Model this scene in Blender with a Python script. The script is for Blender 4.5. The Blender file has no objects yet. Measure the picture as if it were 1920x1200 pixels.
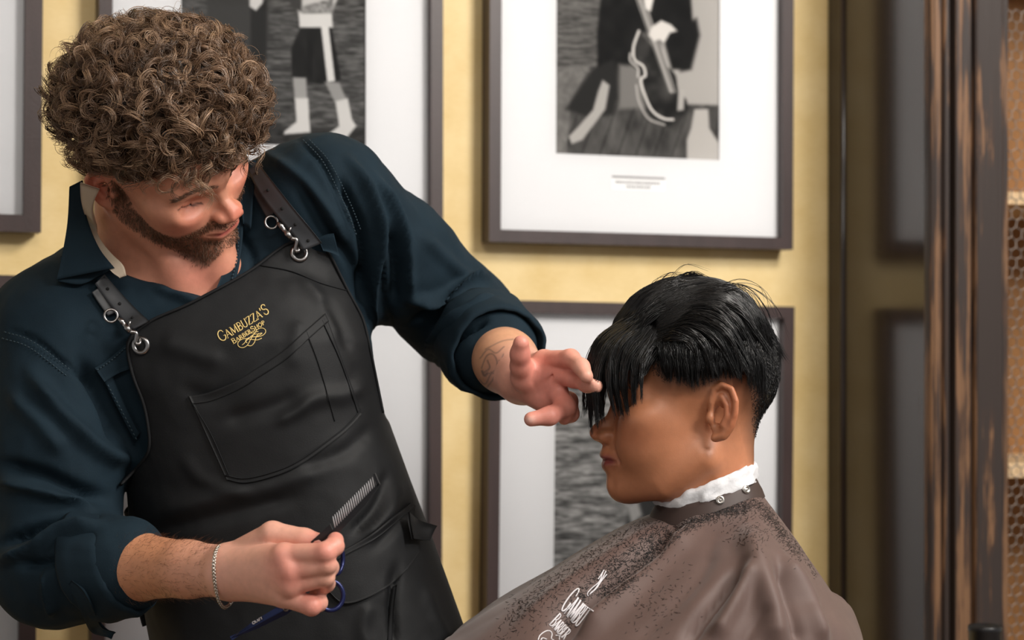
import bpy, math, random
import numpy as np
from mathutils import Matrix, Vector

rng = np.random.default_rng(7)
random.seed(7)
SC = bpy.context.scene
COL = SC.collection

# ------------------------------------------------------------------ camera
FPX = 3733.0          # focal length in pixels of the 1920 px wide frame
D0 = 2.1              # camera to subject plane (y = 0)
HY = 680.0            # image row of the horizon
CZ = 1.27             # camera height
cam_d = bpy.data.cameras.new('camera')
cam_d.sensor_width = 36.0
cam_d.lens = FPX * 36.0 / 1920.0
cam_d.shift_y = (HY - 600.0) / 1920.0
cam_d.clip_start = 0.05
cam_d.dof.use_dof = True
cam_d.dof.focus_distance = D0 - 0.03
cam_d.dof.aperture_fstop = 5.0
cam = bpy.data.objects.new('camera', cam_d)
cam.location = (0, -D0, CZ)
cam.rotation_euler = (math.pi / 2, 0, 0)
COL.objects.link(cam)
SC.camera = cam
CAM = np.array([0, -D0, CZ])

# ------------------------------------------------------------------ light
wd = bpy.data.worlds.new('room_light')
wd.use_nodes = True
wd.node_tree.nodes['Background'].inputs[0].default_value = (1.0, 0.97, 0.93, 1)
wd.node_tree.nodes['Background'].inputs[1].default_value = 0.37
SC.world = wd


def area(name, loc, target, size, power, col=(1, 0.95, 0.88), sy=None):
    l = bpy.data.lights.new(name, 'AREA')
    l.energy = power
    l.color = col
    l.size = size
    if sy:
        l.shape = 'RECTANGLE'
        l.size_y = sy
    o = bpy.data.objects.new(name, l)
    o.location = loc
    o.rotation_euler = (Vector(target) - Vector(loc)).to_track_quat('-Z', 'Y').to_euler()
    COL.objects.link(o)
    return o


area('ceiling_light_key', (1.15, -0.55, 2.75), (0.2, 0.1, 1.2), 0.7, 46)
area('ceiling_light_fill', (0.1, -1.9, 2.75), (0.0, 0.2, 1.2), 0.8, 20)
area('ceiling_light_front', (2.05, -1.6, 2.75), (0.2, 0.4, 1.25), 0.7, 66, col=(1.0, 0.97, 0.93))
SC.view_settings.view_transform = 'Standard'
SC.view_settings.look = 'None'
SC.view_settings.exposure = 0.15
SC.view_settings.gamma = 1.0
SC.view_settings.use_curve_mapping = False


# ------------------------------------------------------------------ mapping
def P(px, py, y=0.0):
    """point seen at photo pixel (px, py) lying at world depth y"""
    d = D0 + y
    return np.array([(px - 960.0) / FPX * d, y, CZ + (HY - py) / FPX * d])


def PX(p):
    p = np.asarray(p)
    d = D0 + p[..., 1]
    return np.stack([960 + p[..., 0] / d * FPX, HY - (p[..., 2] - CZ) / d * FPX], -1)


def mm(px, y=0.0):
    return px / FPX * (D0 + y)


# ------------------------------------------------------------------ mesh helpers
def lin(c):
    c = np.asarray(c, float) / 255.0
    return np.where(c <= 0.04045, c / 12.92, ((c + 0.055) / 1.055) ** 2.4)


def make_mesh(name, v, f, smooth=True, cols=None):
    me = bpy.data.meshes.new(name)
    v = np.asarray(v, np.float32)
    fl = f if isinstance(f, list) else [f]
    fl = [np.asarray(a, np.int32) for a in fl if len(a)]
    me.vertices.add(len(v))
    me.vertices.foreach_set('co', v.ravel())
    nl = sum(a.size for a in fl)
    npol = sum(len(a) for a in fl)
    me.loops.add(nl)
    me.loops.foreach_set('vertex_index', np.concatenate([a.ravel() for a in fl]))
    me.polygons.add(npol)
    tot = np.concatenate([np.full(len(a), a.shape[1], np.int32) for a in fl])
    st = np.concatenate([[0], np.cumsum(tot)[:-1]]).astype(np.int32)
    me.polygons.foreach_set('loop_start', st)
    me.polygons.foreach_set('loop_total', tot)
    me.polygons.foreach_set('use_smooth', np.full(npol, smooth))
    if cols is not None:
        ca = me.color_attributes.new('Col', 'FLOAT_COLOR', 'POINT')
        c4 = np.ones((len(v), 4), np.float32)
        c4[:, :3] = cols
        ca.data.foreach_set('color', c4.ravel())
    me.update(calc_edges=True)
    me.validate()
    return me


def link(o, parent=None):
    COL.objects.link(o)
    if parent is not None:
        o.parent = parent
        o.matrix_parent_inverse = parent_world(parent).inverted()
    return o


def parent_world(p):
    m = p.matrix_basis.copy()
    if p.parent is not None:
        m = parent_world(p.parent) @ p.matrix_parent_inverse @ m
    return m


def mobj(name, v, f, mat, parent=None, smooth=True, cols=None):
    me = make_mesh(name, v, f, smooth, cols)
    o = bpy.data.objects.new(name, me)
    if mat is not None:
        me.materials.append(mat)
    return link(o, parent)


def obj_from(name, me, parent=None):
    return link(bpy.data.objects.new(name, me), parent)


def tag(o, label=None, cat=None, group=None, kind=None):
    if label: o['label'] = label
    if cat: o['category'] = cat
    if group: o['group'] = group
    if kind: o['kind'] = kind
    return o


def empty(name, loc, label=None, cat=None, group=None):
    o = bpy.data.objects.new(name, None)
    o.location = loc
    o.empty_display_size = 0.05
    COL.objects.link(o)
    return tag(o, label, cat, group)


def join(*ms):
    vs, fs, n = [], {}, 0
    for v, f in ms:
        for a in (f if isinstance(f, list) else [f]):
            a = np.asarray(a)
            if len(a):
                fs.setdefault(a.shape[1], []).append(a + n)
        vs.append(np.asarray(v, float))
        n += len(v)
    return np.concatenate(vs), [np.concatenate(a) for a in fs.values()]


def box(c, size, ax=None):
    """box centred at c, edges along the columns of ax"""
    ax = np.eye(3) if ax is None else np.asarray(ax, float)
    s = np.asarray(size, float) / 2
    u = np.array([[i, j, k] for i in (-1, 1) for j in (-1, 1) for k in (-1, 1)], float) * s
    v = u @ ax.T + np.asarray(c)
    f = np.array([[0, 1, 3, 2], [4, 6, 7, 5], [0, 4, 5, 1], [2, 3, 7, 6], [0, 2, 6, 4], [1, 5, 7, 3]])
    return v, f


def frames_along(p):
    p = np.asarray(p, float)
    t = np.gradient(p, axis=0)
    t /= np.linalg.norm(t, axis=1, keepdims=True) + 1e-12
    ref = np.array([0.0, 0, 1]) if abs(t[0, 2]) < 0.9 else np.array([1.0, 0, 0])
    n = np.cross(t[0], ref)
    n /= np.linalg.norm(n)
    N = [n]
    for i in range(1, len(p)):
        n = N[-1] - t[i] * np.dot(N[-1], t[i])
        n /= np.linalg.norm(n) + 1e-12
        N.append(n)
    N = np.array(N)
    return t, N, np.cross(t, N)


def tube(p, r, n=8, cap=True, closed=False, flat=1.0):
    p = np.asarray(p, float)
    t, N, B = frames_along(p)
    if closed:
        t = np.roll(p, -1, 0) - np.roll(p, 1, 0)
        t /= np.linalg.norm(t, axis=1, keepdims=True)
        c = p.mean(0)
        nn = np.cross(p[0] - c, p[len(p) // 3] - c)
        nn /= np.linalg.norm(nn)
        N = np.tile(nn, (len(p), 1))
        N -= t * (N * t).sum(1, keepdims=True)
        N /= np.linalg.norm(N, axis=1, keepdims=True)
        B = np.cross(t, N)
    r = np.broadcast_to(np.asarray(r, float), (len(p),))
    a = np.arange(n) * 2 * np.pi / n
    v = p[:, None] + r[:, None, None] * (np.cos(a)[None, :, None] * N[:, None] + flat * np.sin(a)[None, :, None] * B[:, None])
    m = len(p)
    v = v.reshape(-1, 3)
    i = np.arange(m if closed else m - 1)[:, None]
    j = np.arange(n)[None]
    k = (i + 1) % m
    q = np.stack([i * n + j, i * n + (j + 1) % n, k * n + (j + 1) % n, k * n + j], -1).reshape(-1, 4)
    fs = [q]
    if cap and not closed:
        v = np.concatenate([v, p[:1], p[-1:]])
        jj = np.arange(n)
        t1 = np.stack([(jj + 1) % n, jj, np.full(n, m * n)], -1)
        t2 = np.stack([(m - 1) * n + jj, (m - 1) * n + (jj + 1) % n, np.full(n, m * n + 1)], -1)
        fs.append(np.concatenate([t1, t2]))
    return v, fs


def strands(Pts, R, n=3):
    """many strands at once. Pts (S,K,3), R (S,K) or (K,)"""
    S, K, _ = Pts.shape
    T = np.gradient(Pts, axis=1)
    T /= np.linalg.norm(T, axis=2, keepdims=True) + 1e-12
    ref = np.array([0.31, -0.87, 0.38])
    N = np.cross(T, ref)
    N /= np.linalg.norm(N, axis=2, keepdims=True) + 1e-9
    B = np.cross(T, N)
    R = np.broadcast_to(R, (S, K))
    a = np.arange(n) * 2 * np.pi / n
    V = Pts[:, :, None] + R[:, :, None, None] * (np.cos(a)[:, None] * N[:, :, None] + np.sin(a)[:, None] * B[:, :, None])
    V = V.reshape(-1, 3)
    s = np.arange(S)[:, None, None]
    i = np.arange(K - 1)[None, :, None]
    j = np.arange(n)[None, None]
    b = (s * K + i) * n
    q = np.stack([b + j, b + (j + 1) % n, b + n + (j + 1) % n, b + n + j], -1).reshape(-1, 4)
    return V, q


def grid_faces(nu, nv, wrap=False):
    i = np.arange(nu if wrap else nu - 1)[:, None]
    j = np.arange(nv - 1)[None]
    k = (i + 1) % nu
    return np.stack([i * nv + j, i * nv + j + 1, k * nv + j + 1, k * nv + j], -1).reshape(-1, 4)


def sheet(G, th):
    """thick sheet from a grid of points (nu,nv,3), thickened away from its normal"""
    nu, nv, _ = G.shape
    du = np.gradient(G, axis=0)
    dv = np.gradient(G, axis=1)
    nn = np.cross(du, dv)
    nn /= np.linalg.norm(nn, axis=2, keepdims=True) + 1e-12
    if (nn[..., 1] > 0).mean() > 0.5:
        nn = -nn
    v = np.concatenate([G.reshape(-1, 3), (G - nn * th).reshape(-1, 3)])
    f = grid_faces(nu, nv)
    m = nu * nv
    e = []
    ii = np.arange(nu - 1)
    jj = np.arange(nv - 1)
    for a, b in ((ii * nv, (ii + 1) * nv), (ii * nv + nv - 1, (ii + 1) * nv + nv - 1), (jj, jj + 1), ((nu - 1) * nv + jj, (nu - 1) * nv + jj + 1)):
        e.append(np.stack([a, b, b + m, a + m], -1))
    return v, np.concatenate([f, f[:, ::-1] + m] + e)


def spline(pts, n, closed=False):
    """Catmull-Rom through pts resampled evenly to n points"""
    p = np.asarray(pts, float)
    if closed:
        q = np.concatenate([p[-1:], p, p[:2]])
    else:
        q = np.concatenate([2 * p[:1] - p[1:2], p, 2 * p[-1:] - p[-2:-1]])
    out = []
    for i in range(len(q) - 3):
        t = np.linspace(0, 1, 16, endpoint=False)[:, None]
        a, b, c, d = q[i:i + 4]
        out.append(0.5 * (2 * b + (c - a) * t + (2 * a - 5 * b + 4 * c - d) * t ** 2 + (3 * b - a - 3 * c + d) * t ** 3))
    out = np.concatenate(out + [q[-2:-1]])
    s = np.concatenate([[0], np.cumsum(np.linalg.norm(np.diff(out, axis=0), axis=1))])
    u = np.linspace(0, s[-1], n + 1 if closed else n)
    if closed: u = u[:-1]
    return np.stack([np.interp(u, s, out[:, k]) for k in range(out.shape[1])], -1)


# ------------------------------------------------------------------ noise
def vnoise(p, seed=0):
    p = np.asarray(p, np.float32)
    i = np.floor(p).astype(np.int64)
    f = p - i
    f = f * f * (3 - 2 * f)

    def h(x, y, z):
        n = (x * 374761393 + y * 668265263 + z * 2147483647 + seed * 1274126177) & 0xffffffff
        n = ((n ^ (n >> 13)) * 1274126177) & 0xffffffff
        return ((n ^ (n >> 16)) & 0xffff) / 65535.0
    x, y, z = i[..., 0], i[..., 1], i[..., 2]
    fx, fy, fz = f[..., 0], f[..., 1], f[..., 2]
    c00 = h(x, y, z) * (1 - fx) + h(x + 1, y, z) * fx
    c10 = h(x, y + 1, z) * (1 - fx) + h(x + 1, y + 1, z) * fx
    c01 = h(x, y, z + 1) * (1 - fx) + h(x + 1, y, z + 1) * fx
    c11 = h(x, y + 1, z + 1) * (1 - fx) + h(x + 1, y + 1, z + 1) * fx
    return ((c00 * (1 - fy) + c10 * fy) * (1 - fz) + (c01 * (1 - fy) + c11 * fy) * fz) * 2 - 1


def fbm(p, o=3, seed=0):
    s, a = 0, 1.0
    for k in range(o):
        s = s + a * vnoise(np.asarray(p) * 2 ** k, seed + k)
        a *= 0.5
    return s


# ------------------------------------------------------------------ signed distance shapes
def smin(a, b, k):
    h = np.clip(0.5 + 0.5 * (b - a) / k, 0, 1)
    return b + (a - b) * h - k * h * (1 - h)


def smax(a, b, k):
    return -smin(-a, -b, k)


def sphere(p, c, r):
    return np.linalg.norm(p - np.asarray(c), axis=-1) - r


def ellip(p, c, r, ax=None):
    q = p - np.asarray(c)
    if ax is not None:
        q = q @ np.asarray(ax)
    r = np.asarray(r, float)
    k0 = np.linalg.norm(q / r, axis=-1)
    k1 = np.linalg.norm(q / (r * r), axis=-1)
    return np.where(k0 < 1e-6, -r.min(), k0 * (k0 - 1) / np.maximum(k1, 1e-6))


def cone(p, a, b, ra, rb):
    """rounded cone between a and b (linear radius)"""
    a = np.asarray(a, float)
    b = np.asarray(b, float)
    ab = b - a
    t = np.clip(((p - a) @ ab) / max(ab @ ab, 1e-12), 0, 1)
    return np.linalg.norm(p - a - t[..., None] * ab, axis=-1) - (ra + (rb - ra) * t)


def chain(p, pts, rs, k=None):
    d = None
    for i in range(len(pts) - 1):
        e = cone(p, pts[i], pts[i + 1], rs[i], rs[i + 1])
        d = e if d is None else (np.minimum(d, e) if k is None else smin(d, e, k))
    return d


def poly2(q, poly):
    """signed distance to a 2D polygon"""
    v = np.asarray(poly, float)
    d = np.full(len(q), 1e9)
    s = np.ones(len(q))
    for i in range(len(v)):
        a, b = v[i], v[i - 1]
        e = b - a
        w = q - a
        t = np.clip((w @ e) / max(e @ e, 1e-15), 0, 1)
        d = np.minimum(d, ((w - t[:, None] * e) ** 2).sum(1))
        c1 = q[:, 1] >= a[1]
        c2 = q[:, 1] < b[1]
        c3 = e[0] * w[:, 1] > e[1] * w[:, 0]
        s = np.where((c1 & c2 & c3) | (~c1 & ~c2 & ~c3), -s, s)
    return s * np.sqrt(d)


def mesh_sdf(f, lo, hi, h, B=8, slack=1.6):
    """surface nets over a sparsely evaluated grid"""
    lo = np.asarray(lo, float)
    hi = np.asarray(hi, float)
    nb = np.ceil((hi - lo) / (h * B)).astype(int)
    n = nb * B + 1
    ctr = np.stack(np.meshgrid(*[np.arange(k) for k in nb], indexing='ij'), -1).reshape(-1, 3)
    cv = f(lo + (ctr + 0.5) * B * h)
    V = np.repeat(np.repeat(np.repeat(cv.reshape(nb), B, 0), B, 1), B, 2).astype(np.float32)
    V = np.pad(V, ((0, 1),) * 3, mode='edge')
    keep = ctr[np.abs(cv) < slack * B * h]
    off = np.stack(np.meshgrid(*[np.arange(B + 1)] * 3, indexing='ij'), -1).reshape(-1, 3)
    for s in range(0, len(keep), 300):
        idx = (keep[s:s + 300, None] * B + off[None]).reshape(-1, 3)
        V[idx[:, 0], idx[:, 1], idx[:, 2]] = f(lo + idx * h)
    V[0] = V[-1] = 1e-3; V[:, 0] = V[:, -1] = 1e-3; V[:, :, 0] = V[:, :, -1] = 1e-3
    S = V < 0
    # active cells
    c = S[:-1, :-1, :-1].astype(np.int8)
    for dx in (0, 1):
        for dy in (0, 1):
            for dz in (0, 1):
                if dx or dy or dz:
                    c = c + S[dx:n[0] - 1 + dx, dy:n[1] - 1 + dy, dz:n[2] - 1 + dz]
    cells = np.argwhere((c > 0) & (c < 8))
    ID = np.full(n - 1, -1, np.int64)
    ID[cells[:, 0], cells[:, 1], cells[:, 2]] = np.arange(len(cells))
    acc = np.zeros((len(cells), 3))
    cnt = np.zeros(len(cells))
    cor = [(0, 0, 0), (1, 0, 0), (0, 1, 0), (1, 1, 0), (0, 0, 1), (1, 0, 1), (0, 1, 1), (1, 1, 1)]
    for i, a in enumerate(cor):
        for b in cor[i + 1:]:
            if sum(abs(x - y) for x, y in zip(a, b)) != 1: continue
            va = V[cells[:, 0] + a[0], cells[:, 1] + a[1], cells[:, 2] + a[2]]
            vb = V[cells[:, 0] + b[0], cells[:, 1] + b[1], cells[:, 2] + b[2]]
            m = (va < 0) != (vb < 0)
            t = np.where(m, va / np.where(m, va - vb, 1), 0)[:, None]
            acc += np.where(m[:, None], np.array(a) + t * (np.array(b) - np.array(a)), 0)
            cnt += m
    verts = lo + (cells + acc / cnt[:, None]) * h
    quads = []
    for ax in range(3):
        sl0 = [slice(None)] * 3
        sl1 = [slice(None)] * 3
        sl0[ax] = slice(0, -1)
        sl1[ax] = slice(1, None)
        A, Bv = S[tuple(sl0)], S[tuple(sl1)]
        e = np.argwhere(A != Bv)
        u, w = (ax + 1) % 3, (ax + 2) % 3
        ok = (e[:, u] > 0) & (e[:, w] > 0) & (e[:, u] < n[u] - 1) & (e[:, w] < n[w] - 1)
        e = e[ok]
        ins = A[e[:, 0], e[:, 1], e[:, 2]]
        q = []
        for du, dw in ((-1, -1), (0, -1), (0, 0), (-1, 0)):
            x = e.copy()
            x[:, u] += du
            x[:, w] += dw
            q.append(ID[x[:, 0], x[:, 1], x[:, 2]])
        q = np.stack(q, -1)
        q[~ins] = q[~ins][:, ::-1]
        quads.append(q)
    q = np.concatenate(quads)
    q = q[(q >= 0).all(1)]
    return verts, q


def vnormals(v, q):
    n = np.zeros_like(v)
    fn = np.cross(v[q[:, 2]] - v[q[:, 0]], v[q[:, 3 if q.shape[1] > 3 else 1]] - v[q[:, 1]])
    for k in range(q.shape[1]):
        np.add.at(n, q[:, k], fn)
    return n / (np.linalg.norm(n, axis=1, keepdims=True) + 1e-12)


def lap(v, q, it=1, lam=0.5, mask=None):
    deg = np.zeros(len(v))
    for k in range(4):
        np.add.at(deg, q[:, k], 2)
    for _ in range(it):
        s = np.zeros_like(v)
        for k in range(4):
            s_k = v[q[:, (k + 1) % 4]] + v[q[:, (k - 1) % 4]]
            for d in range(3):
                s[:, d] += np.bincount(q[:, k], s_k[:, d], len(v))
        w = lam if mask is None else (lam * mask)[:, None]
        v = v + w * (s / np.maximum(deg, 1)[:, None] - v)
    return v


def grad(f, p, e=0.0012):
    g = np.stack([f(p + np.eye(3)[k] * e) - f(p - np.eye(3)[k] * e) for k in range(3)], -1)
    return g / (np.linalg.norm(g, axis=1, keepdims=True) + 1e-12)


def cast(f, pxy, off=0.0, y0=-0.6, y1=0.9, it=70):
    """where the view ray of each photo pixel meets the surface f = off"""
    pxy = np.asarray(pxy, float).reshape(-1, 2)
    d = np.stack([(pxy[:, 0] - 960) / FPX, np.ones(len(pxy)), (HY - pxy[:, 1]) / FPX], -1)
    t = np.full(len(pxy), D0 + y0)
    best = t.copy()
    bv = np.full(len(pxy), 1e9)
    for _ in range(it):
        v = f(CAM + d * t[:, None]) - off
        bt = np.abs(v) < bv
        best = np.where(bt, t, best)
        bv = np.where(bt, np.abs(v), bv)
        t = np.minimum(t + np.clip(v, -0.02, 0.1) * 0.75, D0 + y1)
    return CAM + d * best[:, None]


def smooth_depth(pts, shape, it=4):
    """fair the depth of a casted grid of points along the view rays"""
    G = pts.reshape(*shape, 3)
    d = G[..., 1] + D0
    for _ in range(it):
        p = np.pad(d, 1, mode='edge')
        d = (p[:-2, 1:-1] + p[2:, 1:-1] + p[1:-1, :-2] + p[1:-1, 2:] + 2 * d) / 6
    k = (d / (G[..., 1] + D0))[..., None]
    return CAM + (G - CAM) * k


def ridge(px, folds):
    """sum of soft ridges along photo-space polylines: (points, width px, height m)"""
    out = np.zeros(len(px))
    for pts, w, a in folds:
        pts = np.asarray(pts, float)
        if len(pts) > 2: pts = spline(pts, 4 * len(pts))
        d = np.full(len(px), 1e9)
        tt = np.zeros(len(px))
        for i in range(len(pts) - 1):
            e = pts[i + 1] - pts[i]
            t = np.clip(((px - pts[i]) @ e) / (e @ e), 0, 1)
            di = ((px - pts[i] - t[:, None] * e) ** 2).sum(1)
            m = di < d
            d = np.where(m, di, d)
            tt = np.where(m, (i + t) / (len(pts) - 1), tt)
        fade = np.clip(np.minimum(tt, 1 - tt) * 5 + 0.25, 0, 1)
        out += a * fade * np.exp(-d / (w * w))
    return out


# ------------------------------------------------------------------ materials
def new_mat(name):
    m = bpy.data.materials.new(name)
    m.use_nodes = True
    nt = m.node_tree
    return m, nt, nt.nodes['Principled BSDF']


def mat(name, c, rough=0.5, metal=0.0, spec=0.5, attr=False, sss=0.0, var=0.0, vscale=20, bump=0.0, bscale=200, sheen=0.0,
        coat=0.0, stretch=(1, 1, 1), col2=None, bstretch=(1, 1, 1), ssr=(1, 0.35, 0.2)):
    m, nt, b = new_mat(name)
    N = nt.nodes.new
    L = nt.links.new
    b.inputs['Roughness'].default_value = rough
    b.inputs['Metallic'].default_value = metal
    b.inputs['Specular IOR Level'].default_value = spec
    b.inputs['Sheen Weight'].default_value = sheen
    b.inputs['Coat Weight'].default_value = coat
    if sss:
        b.inputs['Subsurface Weight'].default_value = sss
        b.inputs['Subsurface Radius'].default_value = ssr
        b.inputs['Subsurface Scale'].default_value = 0.006
    geo = N('ShaderNodeNewGeometry')
    if attr:
        src = N('ShaderNodeAttribute')
        src.attribute_name = 'Col'
        out = src.outputs['Color']
    else:
        rgb = N('ShaderNodeRGB')
        rgb.outputs[0].default_value = (*c, 1)
        out = rgb.outputs[0]
    if var or col2 is not None:
        mp = N('ShaderNodeMapping')
        mp.inputs['Scale'].default_value = stretch
        L(geo.outputs['Position'], mp.inputs['Vector'])
        nz = N('ShaderNodeTexNoise')
        nz.inputs['Scale'].default_value = vscale
        nz.inputs['Detail'].default_value = 6
        L(mp.outputs[0], nz.inputs['Vector'])
        if col2 is not None:
            mx = N('ShaderNodeMix')
            mx.data_type = 'RGBA'
            rp = N('ShaderNodeMapRange')
            rp.inputs[1].default_value = 0.38
            rp.inputs[2].default_value = 0.37
            L(nz.outputs['Fac'], rp.inputs[0])
            L(rp.outputs[0], mx.inputs[0])
            L(out, mx.inputs[6])
            mx.inputs[7].default_value = (*col2, 1)
            out = mx.outputs[2]
        if var:
            mr = N('ShaderNodeMapRange')
            mr.inputs[1].default_value = 0.25
            mr.inputs[2].default_value = 0.75
            mr.inputs[3].default_value = 1 - var
            mr.inputs[4].default_value = 1 + var
            L(nz.outputs['Fac'], mr.inputs[0])
            mu = N('ShaderNodeVectorMath')
            mu.operation = 'SCALE'
            L(out, mu.inputs[0])
            L(mr.outputs[0], mu.inputs['Scale'])
            out = mu.outputs[0]
    L(out, b.inputs['Base Color'])
    if bump:
        mp = N('ShaderNodeMapping')
        mp.inputs['Scale'].default_value = bstretch
        L(geo.outputs['Position'], mp.inputs['Vector'])
        nz = N('ShaderNodeTexNoise')
        nz.inputs['Scale'].default_value = bscale
        nz.inputs['Detail'].default_value = 4
        L(mp.outputs[0], nz.inputs['Vector'])
        bp = N('ShaderNodeBump')
        bp.inputs['Strength'].default_value = bump
        bp.inputs['Distance'].default_value = 0.002
        L(nz.outputs['Fac'], bp.inputs['Height'])
        L(bp.outputs[0], b.inputs['Normal'])
    return m


def glass_mat(name, ior=1.5, rough=0.0):
    m = bpy.data.materials.new(name)
    m.use_nodes = True
    nt = m.node_tree
    nt.nodes.remove(nt.nodes['Principled BSDF'])
    tr = nt.nodes.new('ShaderNodeBsdfTransparent')
    gl = nt.nodes.new('ShaderNodeBsdfGlossy')
    gl.inputs['Roughness'].default_value = rough
    fr = nt.nodes.new('ShaderNodeFresnel')
    fr.inputs['IOR'].default_value = ior
    mx = nt.nodes.new('ShaderNodeMixShader')
    nt.links.new(fr.outputs[0], mx.inputs[0])
    nt.links.new(tr.outputs[0], mx.inputs[1])
    nt.links.new(gl.outputs[0], mx.inputs[2])
    nt.links.new(mx.outputs[0], nt.nodes['Material Output'].inputs[0])
    return m
# ================================================================== the room
TW = math.radians(20.0)                      # the wall recedes to the right
WD = np.array([math.cos(TW), math.sin(TW), 0.0])     # along the wall, to the right
WN = np.array([math.sin(TW), -math.cos(TW), 0.0])    # out of the wall, into the room
WU = np.array([0, 0, 1.0])
WO = np.array([0.0, 0.9, 0.0])
WAX = np.stack([WD, WN, WU], 1)


def wallpt(s, z, off=0.0):
    return WO + WD * s + WN * off + WU * z


def W(px, py, off=0.0):
    """(s, z) on the wall plane raised by off that is seen at a photo pixel"""
    d = np.array([(px - 960) / FPX, 1.0, (HY - py) / FPX])
    t = ((WO + WN * off - CAM) @ WN) / (d @ WN)
    q = CAM + d * t
    return (q - WO) @ WD, q[2]


def wbox(s0, s1, z0, z1, o0, o1):
    return box(wallpt((s0 + s1) / 2, (z0 + z1) / 2, (o0 + o1) / 2), (s1 - s0, o1 - o0, z1 - z0), WAX)


# gold wall covering
m_wall, nt, b = new_mat('gold_wallcovering')
geo = nt.nodes.new('ShaderNodeNewGeometry')
n1 = nt.nodes.new('ShaderNodeTexNoise'); n1.inputs['Scale'].default_value = 14; n1.inputs['Detail'].default_value = 8
n2 = nt.nodes.new('ShaderNodeTexNoise'); n2.inputs['Scale'].default_value = 90; n2.inputs['Detail'].default_value = 5
mp = nt.nodes.new('ShaderNodeMapping'); mp.inputs['Scale'].default_value = (1, 1, 5)
nt.links.new(geo.outputs['Position'], n1.inputs['Vector'])
nt.links.new(geo.outputs['Position'], mp.inputs['Vector'])
nt.links.new(mp.outputs[0], n2.inputs['Vector'])
ad = nt.nodes.new('ShaderNodeMath'); ad.operation = 'MULTIPLY_ADD'; ad.inputs[1].default_value = 0.35
nt.links.new(n2.outputs['Fac'], ad.inputs[0]); nt.links.new(n1.outputs['Fac'], ad.inputs[2])
cr = nt.nodes.new('ShaderNodeValToRGB')
cr.color_ramp.elements[0].position = 0.3; cr.color_ramp.elements[0].color = (*lin((226, 194, 126)), 1)
cr.color_ramp.elements[1].position = 0.92; cr.color_ramp.elements[1].color = (*lin((248, 222, 166)), 1)
nt.links.new(ad.outputs[0], cr.inputs[0])
nt.links.new(cr.outputs[0], b.inputs['Base Color'])
b.inputs['Roughness'].default_value = 0.55

v, f = wbox(-2.2, 2.6, 0, 2.8, -0.12, 0)
tag(mobj('wall_back', v, f, m_wall, smooth=False), 'gold mottled wall covering behind the framed pictures', kind='structure')
m_floor = mat('dark_floor', lin((110, 92, 76)), rough=0.5, var=0.25, vscale=6)
v, f = box((0, -0.9, -0.05), (7, 6.5, 0.1))
tag(mobj('floor', v, f, m_floor, smooth=False), 'dark floor of the shop', kind='structure')
m_ceil = mat('ceiling_paint', lin((214, 208, 200)), rough=0.9)
v, f = box((0, -0.9, 2.85), (7, 6.5, 0.1))
tag(mobj('ceiling', v, f, m_ceil, smooth=False), 'plain light ceiling', kind='structure')

# ------------------------------------------------------------------ framed pictures
m_frame = mat('dark_frame_wood', lin((58, 43, 42)), rough=0.42, var=0.25, vscale=40, stretch=(1, 1, 0.15), bump=0.15, bscale=300)
m_mat = mat('white_mount_board', lin((230, 230, 232)), rough=0.9, spec=0.2)
m_glass = glass_mat('picture_glass', 1.45, 0.0)
m_print = mat('photo_print', (0.3, 0.3, 0.3), rough=0.8, attr=True, spec=0.1)
m_core = mat('mount_bevel', lin((225, 225, 222)), rough=0.9)
m_ink = mat('caption_ink', lin((150, 148, 150)), rough=0.8)
m_card = mat('caption_card', lin((250, 250, 250)), rough=0.8)


def mitre_rail(p, q, r, s, o0, o1):
    """one mitred rail: outer edge p-q, inner edge r-s in (s,z), from depth o0 to o1"""
    v = [wallpt(*a, o) for o in (o0, o1) for a in (p, q, s, r)]
    f = [[0, 1, 2, 3], [7, 6, 5, 4], [0, 4, 5, 1], [1, 5, 6, 2], [2, 6, 7, 3], [3, 7, 4, 0]]
    return np.array(v), np.array(f)


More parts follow.
